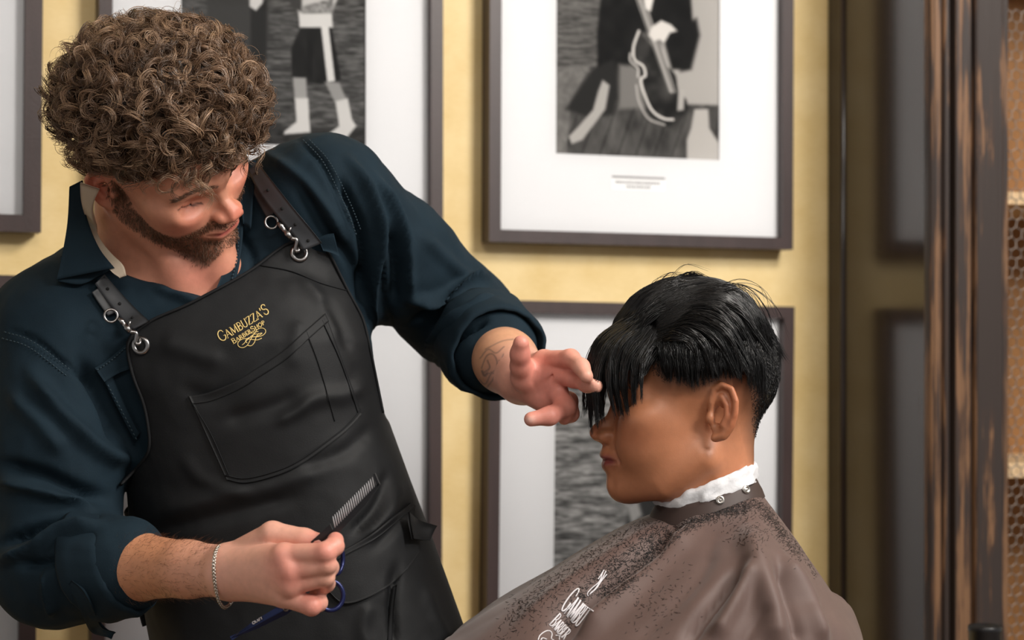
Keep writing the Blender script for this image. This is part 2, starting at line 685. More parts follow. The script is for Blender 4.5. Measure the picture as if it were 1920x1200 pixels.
def picture(label, x0, x1, y0, y1, fw, win=None, paint=None, rot=0.0, caption=None):
    OF = 0.040
    s0, z1 = W(x0, y0, OF); s1, z0 = W(x1, y1, OF)
    sc, zc = (s0 + s1) / 2, (z0 + z1) / 2
    R = empty('framed_picture', tuple(wallpt(sc, z0, 0.02)), label, 'picture', 'framed pictures on the gold wall')
    h = fw
    ca, sa = math.cos(rot), math.sin(rot)

    def T(a):
        x, z = a[0] - s1, a[1] - (z1 if y1 > 600 else z0)
        return (s1 + x * ca - z * sa, (z1 if y1 > 600 else z0) + x * sa + z * ca)
    O = [T(a) for a in ((s0, z0), (s1, z0), (s1, z1), (s0, z1))]
    I = [T(a) for a in ((s0 + h, z0 + h), (s1 - h, z0 + h), (s1 - h, z1 - h), (s0 + h, z1 - h))]
    for i in range(4):
        j = (i + 1) % 4
        v, f = mitre_rail(O[i], O[j], I[i], I[j], 0.006, OF)
        mobj('frame_rail', v, f, m_frame, R, smooth=False)
    # backing, mount board with a window, print, glass
    def quad(a0, a1, b0, b1, o):
        return np.array([wallpt(*T(a), o) for a in ((a0, b0), (a1, b0), (a1, b1), (a0, b1))]), np.array([[0, 1, 2, 3]])
    e = 0.002
    if win:
        OM = 0.022
        ws0, wz1 = W(win[0], win[2], OM); ws1, wz0 = W(win[1], win[3], OM)
        xs = [s0 + h - e, ws0, ws1, s1 - h + e]; zs = [z0 + h - e, wz0, wz1, z1 - h + e]
        parts = []
        for a in range(3):
            for c in range(3):
                if (a, c) != (1, 1): parts.append(quad(xs[a], xs[a + 1], zs[c], zs[c + 1], OM))
        parts = [join(*parts)]
        # bevel of the window
        bev = []
        for (a, c) in (((ws0, wz0), (ws1, wz0)), ((ws1, wz0), (ws1, wz1)), ((ws1, wz1), (ws0, wz1)), ((ws0, wz1), (ws0, wz0))):
            bev.append((np.array([wallpt(*T(a), OM), wallpt(*T(c), OM), wallpt(*T(c), OM - 0.0025), wallpt(*T(a), OM - 0.0025)]), np.array([[0, 1, 2, 3]])))
        v, f = join(*(parts + bev))
        mobj('mount_board', v, f, m_mat, R, smooth=False)
        nu, nv = 190, max(20, int(190 * (wz1 - wz0) / (ws1 - ws0)))
        U, V = np.meshgrid(np.linspace(0, 1, nu), np.linspace(0, 1, nv), indexing='ij')
        sp = ws0 + (ws1 - ws0) * U; zp = wz1 - (wz1 - wz0) * V
        pts = np.stack([wallpt(*T((a, c)), OM - 0.003) for a, c in zip(sp.ravel(), zp.ravel())])
        q = PX(pts)
        g = paint(q, U.ravel(), V.ravel())
        mobj('photo_print', pts, grid_faces(nu, nv), m_print, R, smooth=False, cols=g)
    else:
        v, f = quad(s0 + h - e, s1 - h + e, z0 + h - e, z1 - h + e, 0.022)
        mobj('mount_board', v, f, m_mat, R, smooth=False)
    v, f = quad(s0 + h - e, s1 - h + e, z0 + h - e, z1 - h + e, 0.0275)
    mobj('glass_pane', v, f, m_glass, R, smooth=False)
    if caption:
        a0, b1 = W(caption[0], caption[2], 0.022); a1, b0 = W(caption[1], caption[3], 0.022)
        v, f = quad(a0, a1, b0, b1, 0.0222)
        c = mobj('caption_card', v, f, m_card, R, smooth=False)
        ink = []
        rs = np.random.default_rng(5)
        for row, (lo, hi, x_lo, x_hi) in enumerate(((0.80, 0.98, 0.0, 1.0), (0.42, 0.62, 0.06, 0.92), (0.12, 0.30, 0.26, 0.74))):
            x = x_lo
            while x < x_hi:
                w = 1.0 if row == 0 else rs.uniform(0.02, 0.05)
                w = min(w, x_hi - x)
                ink.append(quad(a0 + (a1 - a0) * x, a0 + (a1 - a0) * (x + w), b0 + (b1 - b0) * lo, b0 + (b1 - b0) * hi, 0.02235))
                x += w + 0.012
        v, f = join(*ink)
        mobj('caption_lettering', v, f, m_ink, c, smooth=False)
    return R


def inside(q, poly, soft=1.5):
    return np.clip(0.5 - poly2(q, poly) / (2 * soft), 0, 1)


def stroke(q, pts, w, soft=1.2):
    pts = spline(pts, 5 * len(pts)) if len(pts) > 2 else np.asarray(pts, float)
    d = np.full(len(q), 1e9)
    for i in range(len(pts) - 1):
        e = pts[i + 1] - pts[i]; x = q - pts[i]
        t = np.clip((x @ e) / (e @ e), 0, 1)
        d = np.minimum(d, ((x - t[:, None] * e) ** 2).sum(1))
    return np.clip(0.5 - (np.sqrt(d) - w) / (2 * soft), 0, 1)


def lay(g, m, val):
    return g * (1 - m) + val * m


def q3(q, sx, sy, k=0.0):
    return np.stack([q[:, 0] * sx, q[:, 1] * sy, np.full(len(q), k)], -1)


def tone(g, warm=0.02):
    g = np.clip((g - 0.06) * 1.06, 0.01, 0.95) ** 2.2
    return np.stack([g * (1 + warm), g, g * (1 - warm)], -1)


def bricks(q, base, amp, rows=11.0):
    n = fbm(q3(q, 0.05, 0.35, 3), 3, 11)
    r = np.abs(((q[:, 1] / rows) % 1.0) - 0.5)
    return base + amp * n - 0.06 * (r > 0.42)


def paint_boxer(q, U, V):
    g = bricks(q, 0.36, 0.10)
    floor = inside(q, [(300, 236), (720, 240), (720, 300), (300, 300)], 4)
    g = lay(g, floor, 0.24 + 0.05 * fbm(q3(q, 0.08, 0.3), 2))
    for poly, val in (([(384, -90), (500, -90), (505, 60), (480, 190), (470, 235), (395, 235)], 0.30),      # dark coated figure
                      ([(470, 10), (500, 0), (500, 90), (492, 210), (470, 225)], 0.22)):
        g = lay(g, inside(q, poly, 3), val)
    g = lay(g, inside(q, [(468, -10), (495, -10), (492, 6), (480, 20), (468, 12)], 2), 0.85)
    g = lay(g, inside(q, [(545, -80), (625, -90), (640, -20), (620, 28), (562, 30), (545, -10)], 2), 0.78)
    g = lay(g, inside(q, [(540, -20), (566, -12), (566, 22), (545, 14)], 2), 0.30)
    g = lay(g, inside(q, [(566, 12), (625, -4), (624, 24), (566, 28)], 2), 0.55 + 0.1 * fbm(q3(q, 0.2, 0.2), 2))
    g = lay(g, inside(q, [(560, 26), (622, 26), (624, 52), (562, 52)], 1.5), 0.86)                       # waistband
    g = lay(g, inside(q, [(563, 52), (622, 52), (640, 150), (600, 158), (548, 148), (546, 90)], 2), 0.17 + 0.03 * fbm(q3(q, 0.1, 0.03), 2))
    g = lay(g, inside(q, [(602, 50), (616, 50), (628, 152), (614, 154)], 1.2), 0.88)                     # side stripe
    g = lay(g, inside(q, [(549, 145), (574, 146), (576, 188), (553, 188)], 2), 0.66)                     # shins
    g = lay(g, inside(q, [(609, 153), (636, 155), (650, 188), (628, 192)], 2), 0.62)
    g = lay(g, inside(q, [(553, 184), (578, 184), (580, 226), (582, 248), (532, 252), (534, 246), (556, 228)], 1.5), 0.86)
    g = lay(g, inside(q, [(629, 190), (652, 184), (660, 224), (668, 236), (650, 258), (610, 256), (636, 236)], 1.5), 0.84)
    return tone(g)


def paint_bass(q, U, V):
    g = bricks(q, 0.40, 0.09, 9.0)
    pale = inside(q, [(1240, -20), (1360, -20), (1360, 205), (1240, 205)], 3)
    g = lay(g, pale, 0.68)
    fl = inside(q, [(1030, 140), (1250, 195), (1360, 198), (1360, 320), (1030, 320)], 3)
    pl = 0.33 + 0.06 * fbm(q3(q, 0.06, 0.03), 3) - 0.12 * (np.abs((((q[:, 0] + (q[:, 1] - 200) * 0.35) / 34.0) % 1) - 0.5) > 0.46)
    g = lay(g, fl, pl)
    g = lay(g, inside(q, [(1030, 134), (1108, 122), (1070, 190), (1060, 320), (1030, 320)], 2), 0.46 + 0.05 * fbm(q3(q, 0.1, 0.1), 2))
    g = lay(g, inside(q, [(1135, -80), (1290, -80), (1300, 60), (1290, 130), (1260, 130), (1240, 60), (1200, 60), (1160, 190), (1120, 150), (1120, 60)], 3), 0.13 + 0.03 * fbm(q3(q, 0.05, 0.05), 2))
    g = lay(g, inside(q, [(1110, 130), (1150, 110), (1165, 150), (1150, 215), (1105, 220), (1060, 205)], 4), 0.20)
    g = lay(g, inside(q, [(1160, 120), (1255, 130), (1262, 200), (1160, 205)], 5), 0.50)                # warm pale gap
    g = lay(g, inside(q, [(1130, 150), (1143, 160), (1135, 205), (1092, 262), (1072, 270), (1066, 256), (1084, 238), (1112, 206), (1122, 170)], 2), 0.70)  # foot
    g = lay(g, inside(q, [(1302, 205), (1328, 204), (1330, 240), (1350, 272), (1350, 320), (1288, 320), (1288, 262), (1296, 240)], 2), 0.72)
    body = spline([(1196, 60), (1184, 92), (1180, 118), (1198, 134), (1204, 160), (1208, 190), (1224, 222), (1256, 238), (1282, 220), (1288, 190), (1272, 170), (1266, 140), (1246, 120), (1234, 96), (1216, 80)], 60, True)
    g = lay(g, inside(q, body, 2), 0.22 + 0.10 * fbm(q3(q, 0.04, 0.04), 2))
    g = lay(g, stroke(q, [(1198, 58), (1188, 88), (1190, 112), (1206, 124), (1210, 142), (1202, 148), (1206, 170), (1222, 206), (1244, 222), (1262, 224)], 2.2), 0.90)
    g = lay(g, stroke(q, [(1182, 100), (1182, 114), (1196, 128), (1196, 144)], 1.8), 0.80)
    g = lay(g, stroke(q, [(1193, 160), (1198, 190), (1216, 222), (1246, 234)], 1.6), 0.75)
    g = lay(g, inside(q, [(1182, -30), (1200, -30), (1268, 174), (1254, 174)], 1.5), 0.62)
    for k in range(3):
        g = lay(g, stroke(q, [(1186 + 4 * k, -30), (1255 + 4.5 * k, 174)], 0.7), 0.30 + 0.5 * (k == 1))
    g = lay(g, inside(q, [(1222, 50), (1240, 38), (1258, 46), (1270, 58), (1256, 62), (1246, 80), (1236, 74), (1226, 78), (1216, 66)], 2), 0.86)   # hand
    g = lay(g, inside(q, [(1272, 168), (1284, 168), (1282, 206), (1270, 208)], 2), 0.70)
    g = lay(g, inside(q, [(1206, -20), (1230, -20), (1220, 22), (1210, 16)], 2), 0.90)                   # shirt front
    g = lay(g, inside(q, [(1282, 50), (1306, 34), (1312, 66), (1296, 130), (1276, 134)], 4), 0.14)
    c = tone(g, 0.05)
    return c


def paint_brick(q, U, V):
    g = bricks(q, 0.52, 0.17, 10.0)
    g = g + 0.10 * fbm(q3(q, 0.03, 0.12, 9), 3)
    g = g - 0.10 * np.clip((q[:, 1] - 950) / 150, 0, 1)
    g = lay(g, inside(q, [(1185, 930), (1230, 905), (1290, 905), (1290, 1250), (1150, 1250), (1168, 1010)], 6), 0.22)
    g = lay(g, inside(q, [(1176, 948), (1196, 938), (1204, 966), (1184, 984)], 4), 0.62)
    return tone(g)


def paint_plain(q, U, V):
    return tone(bricks(q, 0.3, 0.1))


FWD = 0.0185
picture('dark-framed picture cut off by the left edge, above the barber\'s shoulder', -560, 77, -330, 436, 0.0235, (-420, -80, -200, 280), paint_plain, -0.008)
picture('dark-framed photo of a boxer\'s legs in white socks, behind the barber\'s curly hair', 186, 831, -330, 455, FWD, (340, 686, -240, 278), paint_boxer)
picture('dark-framed photo of a seated bass player, above the customer\'s head', 917, 1487, -300, 468, FWD, (1042, 1348, -240, 301), paint_bass, -0.004, caption=(1147, 1246, 330, 359))
picture('dark-framed photo of a brick wall, directly behind the customer\'s head', 919, 1490, 569, 1345, FWD, (1043, 1350, 704, 1180), paint_brick, -0.011)
picture('dark-framed picture mostly hidden behind the barber\'s torso', 172, 829, 548, 1390, FWD, (340, 686, 700, 1200), paint_plain)
picture('dark-framed picture at the lower left, behind the barber\'s bent elbow', -560, 73, 508, 1390, FWD + .004, (-420, -80, 690, 1200), paint_plain, -0.008)

# ------------------------------------------------------------------ cabinet at the right
def worn_wood(name, wear, rough=0.4):
    m, nt, b = new_mat(name)
    N = nt.nodes.new; L = nt.links.new
    geo = N('ShaderNodeNewGeometry')
    mp = N('ShaderNodeMapping'); mp.inputs['Scale'].default_value = (1, 1, 0.035)
    L(geo.outputs['Position'], mp.inputs['Vector'])
    n = N('ShaderNodeTexNoise'); n.inputs['Scale'].default_value = 130; n.inputs['Detail'].default_value = 7; n.inputs['Roughness'].default_value = 0.6
    L(mp.outputs[0], n.inputs['Vector'])
    n2 = N('ShaderNodeTexNoise'); n2.inputs['Scale'].default_value = 16; n2.inputs['Detail'].default_value = 5
    mp2 = N('ShaderNodeMapping'); mp2.inputs['Scale'].default_value = (1, 1, 0.3)
    L(geo.outputs['Position'], mp2.inputs['Vector']); L(mp2.outputs[0], n2.inputs['Vector'])
    a = N('ShaderNodeMath'); a.operation = 'MULTIPLY_ADD'; a.inputs[1].default_value = 0.7
    L(n2.outputs['Fac'], a.inputs[0]); L(n.outputs['Fac'], a.inputs[2])
    cr = N('ShaderNodeValToRGB')
    e = cr.color_ramp.elements
    e[0].position = 1.0 - wear - 0.06; e[0].color = (*lin((50, 40, 36)), 1)
    e[1].position = 1.0 - wear + 0.08; e[1].color = (*lin((118, 86, 60)), 1)
    k = e.new(1.0 - wear); k.color = (*lin((66, 46, 34)), 1)
    L(a.outputs[0], cr.inputs[0]); L(cr.outputs[0], b.inputs['Base Color'])
    b.inputs['Roughness'].default_value = rough
    bp = N('ShaderNodeBump'); bp.inputs['Strength'].default_value = 0.25; bp.inputs['Distance'].default_value = 0.002
    L(n.outputs['Fac'], bp.inputs['Height']); L(bp.outputs[0], b.inputs['Normal'])
    return m


m_side = mat('dark_lacquered_wood', lin((52, 42, 36)), rough=0.16, var=0.35, vscale=60, stretch=(1, 1, 0.06), spec=0.55)
m_w1 = worn_wood('worn_dark_wood', 0.02)
m_w2 = worn_wood('rubbed_through_wood', 0.17)
m_w3 = worn_wood('edge_rubbed_wood', 0.09)
m_tan = mat('pale_cabinet_wood', lin((146, 102, 58)), rough=0.6, var=0.2, vscale=30, stretch=(1, 1, 0.2))
m_tan2 = mat('shelf_edge_wood', lin((222, 190, 148)), rough=0.6, var=0.12, vscale=60)
m_wire = mat('galvanised_wire', lin((135, 124, 116)), rough=0.45, metal=0.6)

sA, _ = W(1553, 600)                       # where the cabinet meets the wall
CDEP = 0.2
for _ in range(60):                         # depth that brings the front corner to its place in the photo
    CDEP += (1747 - PX(wallpt(sA, 1.3, CDEP))[0]) * 0.0004
q0 = wallpt(sA, 0, CDEP)
s_of = lambda px: W(px, 600, CDEP)[0]
sB = s_of(1747)
CH = 2.6
CAB = empty('wire_front_cabinet', tuple(wallpt(sA + 0.3, 0, CDEP / 2)), 'tall distressed dark wood cabinet with chicken-wire front', 'cabinet')
v, f = wbox(sA, sA + 0.02, 0.0, CH, 0.0, CDEP)
mobj('side_panel', v, f, m_side, CAB, smooth=False)
# slim upright bead on the side panel
oB = 0.0
for _ in range(60):
    oB += (1577 - PX(wallpt(sA, 1.3, oB))[0]) * 0.0004
v, f = tube([wallpt(sA, 0.0, oB + 0.006), wallpt(sA, CH, oB + 0.006)], 0.0055, 10)
mobj('scribe_bead', v, f, m_side, CAB)


def strip(name, x0, x1, o0, o1, m, rnd=False):
    s0, s1 = s_of(x0), s_of(x1)
    if rnd:
        n = 10
        a = np.linspace(0, np.pi, n)
        prof = [(s0 + (s1 - s0) * (0.5 - 0.5 * math.cos(t)), o0 + (o1 - o0) * math.sin(t)) for t in a]
    else:
        e = min(0.0012, (s1 - s0) / 4)
        prof = [(s0, o0), (s0, o1 - e), (s0 + e, o1), (s1 - e, o1), (s1, o1 - e), (s1, o0)]
    v = np.array([wallpt(s, z, o) for z in (0.0, CH) for s, o in prof])
    n = len(prof)
    q = np.array([[i, (i + 1) % n, n + (i + 1) % n, n + i] for i in range(n)])
    caps = [np.array([list(range(n))[::-1]]), np.array([list(range(n, 2 * n))])]
    fs = [q] + [np.concatenate(caps)] if n != 4 else np.concatenate([q] + caps)
    return mobj(name, v, fs, m, CAB, smooth=False)


strip('corner_bead', 1741, 1753, CDEP - 0.012, CDEP + 0.004, m_w3, True)
strip('moulding', 1752, 1764, CDEP - 0.02, CDEP + 0.001, m_w2)
strip('moulding', 1763, 1776, CDEP - 0.02, CDEP + 0.007, m_w3, True)
strip('moulding', 1775, 1784, CDEP - 0.02, CDEP - 0.004, m_w1)
strip('moulding', 1783, 1790, CDEP - 0.02, CDEP + 0.008, m_side, True)
strip('moulding', 1790, 1818, CDEP - 0.02, CDEP + 0.003, m_w2)
strip('moulding', 1817, 1824, CDEP - 0.02, CDEP - 0.003, m_w1)
strip('moulding', 1823, 1831, CDEP - 0.02, CDEP + 0.006, m_w2, True)
strip('door_stile', 1831, 1879, CDEP - 0.02, CDEP + 0.002, m_w1)
strip('door_stile', 1879, 1891, CDEP - 0.02, CDEP + 0.000, m_w2)
# interior
sE = s_of(2300)
sI = s_of(1891)
v, f = wbox(sA + 0.02, sE, 0, CH, 0.0, 0.012)
mobj('back_panel', v, f, m_tan, CAB, smooth=False)
for py0, py1 in ((360, 383), (868, 896), (-150, -128), (1380, 1405)):
    z1 = W(1900, py0, CDEP - 0.03)[1]; z0 = W(1900, py1, CDEP - 0.03)[1]
    v, f = wbox(sA + 0.02, sE, z0, z1, 0.012, CDEP - 0.03)
    mobj('shelf', v, f, m_tan2, CAB, smooth=False)
v, f = wbox(sE, sE + 0.02, 0, CH, 0, CDEP)
mobj('side_panel', v, f, m_side, CAB, smooth=False)
v, f = wbox(sA, sE + 0.02, CH, CH + 0.03, 0, CDEP)
mobj('top_panel', v, f, m_side, CAB, smooth=False)
# hexagon netting
a_ = 0.0098
segs = []
zlo, zhi = 0.80, 1.80
for r in range(int((zhi - zlo) / (1.5 * a_))):
    z = zlo + r * 1.5 * a_
    for c in range(-1, 9):
        x = sI + (c + 0.5 * (r % 2)) * math.sqrt(3) * a_ - 0.004
        top = (x, z + a_)
        for qx in (-1, 1):
            segs.append((top, (x + qx * math.sqrt(3) / 2 * a_, z + a_ / 2)))
        segs.append(((x + math.sqrt(3) / 2 * a_, z + a_ / 2), (x + math.sqrt(3) / 2 * a_, z - a_ / 2)))
rs = np.random.default_rng(3)
jit = {}
def jt(p):
    k = (round(p[0], 4), round(p[1], 4))
    if k not in jit: jit[k] = rs.normal(0, 0.0006, 3)
    return wallpt(p[0], p[1], CDEP - 0.012) + jit[k]
ms = [tube([jt(a), jt(b)], 0.0009, 5, cap=False) for a, b in segs]
v, f = join(*ms)
mobj('wire_netting', v, f, m_wire, CAB)

# black round-topped post at the lower right corner
m_blk = mat('black_plastic', lin((22, 22, 24)), rough=0.35)
yp = 0.52
r_ = mm(32, yp)
c0 = P(1847, 1174, yp)
ST = empty('black_post', (c0[0], c0[1], 0), 'black round-topped post in front of the cabinet, bottom right corner', 'post')
prof = [(0, 0), (0.14, 0), (0.14, 0.02), (0.05, 0.035), (0.02, 0.05), (0.02, c0[2] - 0.12), (r_ * 0.92, c0[2] - 0.10)]
def lathe(prof, c, n=40):
    a = np.arange(n) * 2 * np.pi / n
    v = np.array([[c[0] + r * math.cos(t), c[1] + r * math.sin(t), c[2] + z] for r, z in prof for t in a])
    return v, grid_faces(len(prof), n).reshape(-1, 4) if False else lathe_faces(len(prof), n)
def lathe_faces(m, n):
    i = np.arange(m - 1)[:, None]; j = np.arange(n)[None]
    return np.stack([i * n + j, i * n + (j + 1) % n, (i + 1) * n + (j + 1) % n, (i + 1) * n + j], -1).reshape(-1, 4)
v, f = lathe(prof, (c0[0], c0[1], 0))
mobj('stand', v, f, m_blk, ST)
h = c0[2]
prof = [(0, h - 0.10), (r_ * 0.95, h - 0.10), (r_ * 0.95, h - 0.008), (r_, h - 0.006), (r_, h + 0.0), (r_ * 0.94, h + 0.0015), (r_ * 0.9, h - 0.002), (0, h - 0.002)]
v, f = lathe(prof, (c0[0], c0[1], 0))
mobj('cap', v, f, m_blk, ST)
# ================================================================== shared head
PROF = np.array([(104, 62), (108, 47), (109.5, 30), (107.5, 14), (113.4, 2.3), (121, -2.8), (127, -7.3), (131, -13.5), (130.4, -18.8), (126.5, -23), (120.4, -25.7),
                 (116.6, -28), (117.4, -33.2), (119.4, -37.9), (118.3, -41.6), (114.2, -43.7), (116.4, -47.3), (115.6, -52), (112, -56.5), (110.4, -60.8),
                 (111.6, -66.4), (112, -73), (109, -81), (103, -86), (93, -88.6), (80, -89), (62, -80), (62, 45)]) * 1e-3


def head_sdf(q, g=None):
    """q: (N,3) in head axes forward / side / up, metres. Returns the distance."""
    g = g or {}
    f, r, u = q[:, 0], np.abs(q[:, 1]), q[:, 2]
    a = np.stack([f, r, u], -1)
    M = 1e-3
    d = ellip(a, np.array((20, 0, 53)) * M, np.array((86, 74, 80)) * M)
    d = smin(d, ellip(a, np.array((48, 0, -12)) * M, np.array((55, 60, 66)) * M), 0.020)
    ck = g.get('cheek', ((66, 33, -24), (36, 29, 42)))
    d = smin(d, ellip(a, np.array(ck[0]) * M, np.array(ck[1]) * M), 0.018)          # cheek
    d = smin(d, ellip(a, np.array((72, 47, 2)) * M, np.array((22, 15, 12)) * M), 0.024)            # cheekbone
    d = smin(d, ellip(a, np.array((83, 0, -44)) * M, np.array((30, 31, 30)) * M), 0.017)           # muzzle
    d = smin(d, chain(a, np.array(g.get('jaw', [(16, 50, -40), (56, 40, -68), (92, 14, -75)])) * M, np.array([16, 14.5, 13.5]) * M), 0.020)  # jaw
    ae = a - np.array(g.get('eye', (0, 0, 0))) * M
    d = smin(d, cone(a, np.array((99, 8, 30)) * M, np.array((82, 46, 31)) * M, 0.009, 0.008), 0.014)  # brow
    # eye socket, closed lid
    d = smax(d, -ellip(ae, np.array((104, 33, 12)) * M, np.array((14, 17, 10)) * M), 0.012)
    d = smin(d, ellip(ae, np.array((78, 33, 14)) * M, np.array((14.5, 15, 13)) * M), 0.004)
    # lash line and lid crease
    lid = np.array([(84, 20, 9), (92, 27, 6), (93, 36, 5.5), (86, 48, 8)], float)
    lid[:, 2] += np.array(g.get('lid', (0, 0, 0, 0)))
    d = smax(d, -chain(ae, lid * M, np.array([1.0, 1.2, 1.2, 0.8]) * M), 0.002)
    d = smax(d, -chain(ae, np.array([(88, 20, 18), (93.5, 29, 21), (92, 38, 21), (85, 48, 17)]) * M, np.array([0.5, 0.7, 0.7, 0.4]) * M), 0.003)
    # sagittal profile
    w = np.interp(-u, np.array([-62, -30, -14, -2, 6, 14, 20, 24, 28, 33, 40, 47, 55, 62, 74, 84, 90]) * M,
                  np.array([6, 7, 6.5, 6.5, 8, 10, 11.5, 10, 7, 9, 16, 18, 13, 11, 15, 13, 8]) * M)
    d2 = poly2(np.stack([f, u], -1), PROF)
    e = 0.0045
    s = np.sqrt(np.maximum(d2 + e, 0) ** 2 + np.maximum(r - w + e, 0) ** 2) - e + np.minimum(np.maximum(d2 + e, r - w + e), 0)
    d = smin(d, s, 0.010)
    # nose wing, nostril
    d = smin(d, ellip(a, np.array((113, 11.5, -19)) * M, np.array((11, 7.5, 7.5)) * M), 0.004)
    d = smax(d, -ellip(a, np.array((119, 6.5, -26.5)) * M, np.array((5, 3, 3.5)) * M), 0.003)
    # nasolabial and mouth corner
    d = smax(d, -cone(a, np.array((111, 20, -24)) * M, np.array((101, 30, -44)) * M, 0.0006, 0.001), 0.007)
    d = smin(d, chain(a, np.array([(114.5, 0, -38.3), (111.5, 13, -39.6), (101.5, 25.5, -44)]) * M, np.array([4.8, 4.8, 2.2]) * M), 0.004)
    d = smin(d, chain(a, np.array([(112, 0, -49.5), (110, 12, -49.2), (101, 25, -45.8)]) * M, np.array([5.6, 5.4, 2.2]) * M), 0.004)
    d = smax(d, -chain(a, np.array([(119, 0, -43.9), (116.5, 13, -43.9), (105, 26.5, -45)]) * M, np.array([1.3, 1.5, 1.6]) * M), 0.0025)
    # ear
    c = np.array((-1.5, 71, 8)) * M
    ex = np.array([0.90, -0.40, 0.08])          # forward axis of the ear plate, flaring out to the back
    ex /= np.linalg.norm(ex)
    ez = np.array([-0.20, 0.10, 0.97]); ez -= ex * (ex @ ez); ez /= np.linalg.norm(ez)
    ey = np.cross(ez, ex)
    if ey[1] < 0: ey = -ey
    b = np.stack([(a - c) @ ex / 1.16, (a - c) @ ey, (a - c) @ ez], -1)
    E = 1e-3
    plate = ellip(b, np.array((-1, 1, 1)) * E, np.array((14, 4.0, 28)) * E)
    plate = smax(plate, -ellip(b, np.array((2, 6, -3)) * E, np.array((9, 8.5, 14)) * E), 0.003)       # concha
    plate = smax(plate, -chain(b, np.array([(4, 5, 20), (-5, 5.5, 21), (-9, 5.5, 8), (-9, 5.5, -6)]) * E, np.array([2.2, 2.4, 2.2, 1.6]) * E), 0.003)
    hel = chain(b, np.array([(9, 2, 0), (10, 4, 10), (8, 4.5, 22), (1, 5, 28.5), (-8, 5, 25), (-13, 5, 13), (-13, 4.6, 0), (-9.5, 4, -13), (-3, 2.5, -24), (4, 1.5, -27)]) * E,
                np.array([2.2, 2.8, 3.0, 3.0, 3.0, 3.0, 2.9, 3.0, 4.5, 4.4]) * E)
    plate = smin(plate, hel, 0.003)
    plate = smin(plate, chain(b, np.array([(1, 4, 17), (-4.5, 4.4, 8), (-5.5, 4.6, -3), (-2, 4.4, -13)]) * E, np.array([2.0, 2.4, 2.6, 2.8]) * E), 0.003)
    plate = smin(plate, ellip(b, np.array((10, 3.5, -7)) * E, np.array((4, 4, 6)) * E), 0.003)          # tragus
    d = smin(d, plate, 0.004)
    return d


# ================================================================== customer
HS = mm(1.0) / 0.0005625                       # head scale so that the traced profile falls on the photo
HO = P(1338, 784, 0.0)


def to_head(p):
    q = (p - HO) / HS
    return np.stack([-q[:, 0], -q[:, 1], q[:, 2]], -1)


def from_head(a):
    a = np.asarray(a, float)
    return HO + HS * np.stack([-a[..., 0], -a[..., 1], a[..., 2]], -1)


CG_ = {'eye': (-6, 0, 9)}


def cust_skin(p):
    d = head_sdf(to_head(p), CG_) * HS
    n = chain(p, [P(1328, 820, .0), P(1326, 930, 0), P(1330, 1040, 0.0)], [0.048, 0.049, 0.052])
    return smin(d, n, 0.022)


m_skin_c = mat('customer_skin', (0.4, 0.2, 0.1), rough=0.42, attr=True, sss=0.12, var=0.06, vscale=120, bump=0.05, bscale=700, spec=0.45)
m_skin_b = mat('barber_skin', (0.5, 0.3, 0.2), rough=0.45, attr=True, sss=0.12, var=0.07, vscale=140, bump=0.06, bscale=600, spec=0.4)

v, q = mesh_sdf(cust_skin, P(1085, 1060, -0.14) - 0.01, P(1480, 520, 0.14) + np.array([.01, .03, .01]), 0.0018)
v = lap(v, q, 1, 0.4)
hq = to_head(v)
px = PX(from_head(np.stack([hq[:, 0], np.zeros(len(v)), hq[:, 2]], -1)))      # side view position, the same for both sides
base = lin((184, 122, 88))
colr = np.tile(base, (len(v), 1))
# warm flush on nose, cheek, ear; lips
def blob(c, r):
    return np.exp(-(((hq - np.asarray(c) * 1e-3) / (np.asarray(r) * 1e-3)) ** 2).sum(1))
ab = hq.copy(); ab[:, 1] = np.abs(ab[:, 1])
def blob2(c, r):
    return np.exp(-(((ab - np.asarray(c) * 1e-3) / (np.asarray(r) * 1e-3)) ** 2).sum(1))[:, None]
def mixc(c0, c1, w):
    return c0 * (1 - w) + c1 * w
colr = mixc(colr, lin((176, 98, 66)), np.clip(0.8 * blob2((128, 0, -16), (10, 14, 10)) + 0.5 * blob2((80, 46, -14), (22, 20, 18)) + 0.6 * blob2((-12, 76, 10), (16, 14, 30)), 0, 1))
lipm = np.clip(1.6 * blob2((111, 9, -44), (16, 19, 7.5)), 0, 1) ** 1.5
colr = mixc(colr, lin((126, 60, 56)), lipm * (hq[:, 0:1] > 0.098))
colr = mixc(colr, lin((135, 76, 48)), 0.5 * blob2((60, 20, -88), (45, 40, 10)))
# shaved fade up to the hairline (side view polyline, photo pixels)
HL = np.array([(1080, 660), (1175, 668), (1208, 690), (1240, 712), (1300, 718), (1345, 700), (1392, 706), (1402, 745), (1408, 800), (1424, 850), (1500, 850), (1500, 400), (1080, 400)], float)
dh = poly2(px, HL)                                # negative inside the haired region
fade = np.clip((30 - dh) / 50, 0, 1)[:, None] ** 0.75
fade *= (ab[:, 1:2] > 0.02) | (hq[:, 0:1] < 0.05)
ear_m = np.clip(1.6 * blob2((-10, 80, 9), (17, 9, 30)), 0, 1)
fade = fade * (1 - np.clip(ear_m * 1.5, 0, 1))
colr = mixc(colr, lin((26, 20, 18)), np.clip(fade, 0, 0.97))
# eyebrow
bd = np.abs(ab[:, 2] - np.interp(ab[:, 1], [0.012, 0.03, 0.05], [0.031, 0.036, 0.031]))
brow = np.clip(1 - bd / 0.0035, 0, 1) * (ab[:, 1] > 0.013) * (ab[:, 1] < 0.052) * (ab[:, 0] > 0.06)
colr = mixc(colr, lin((38, 26, 22)), 0.85 * brow[:, None])
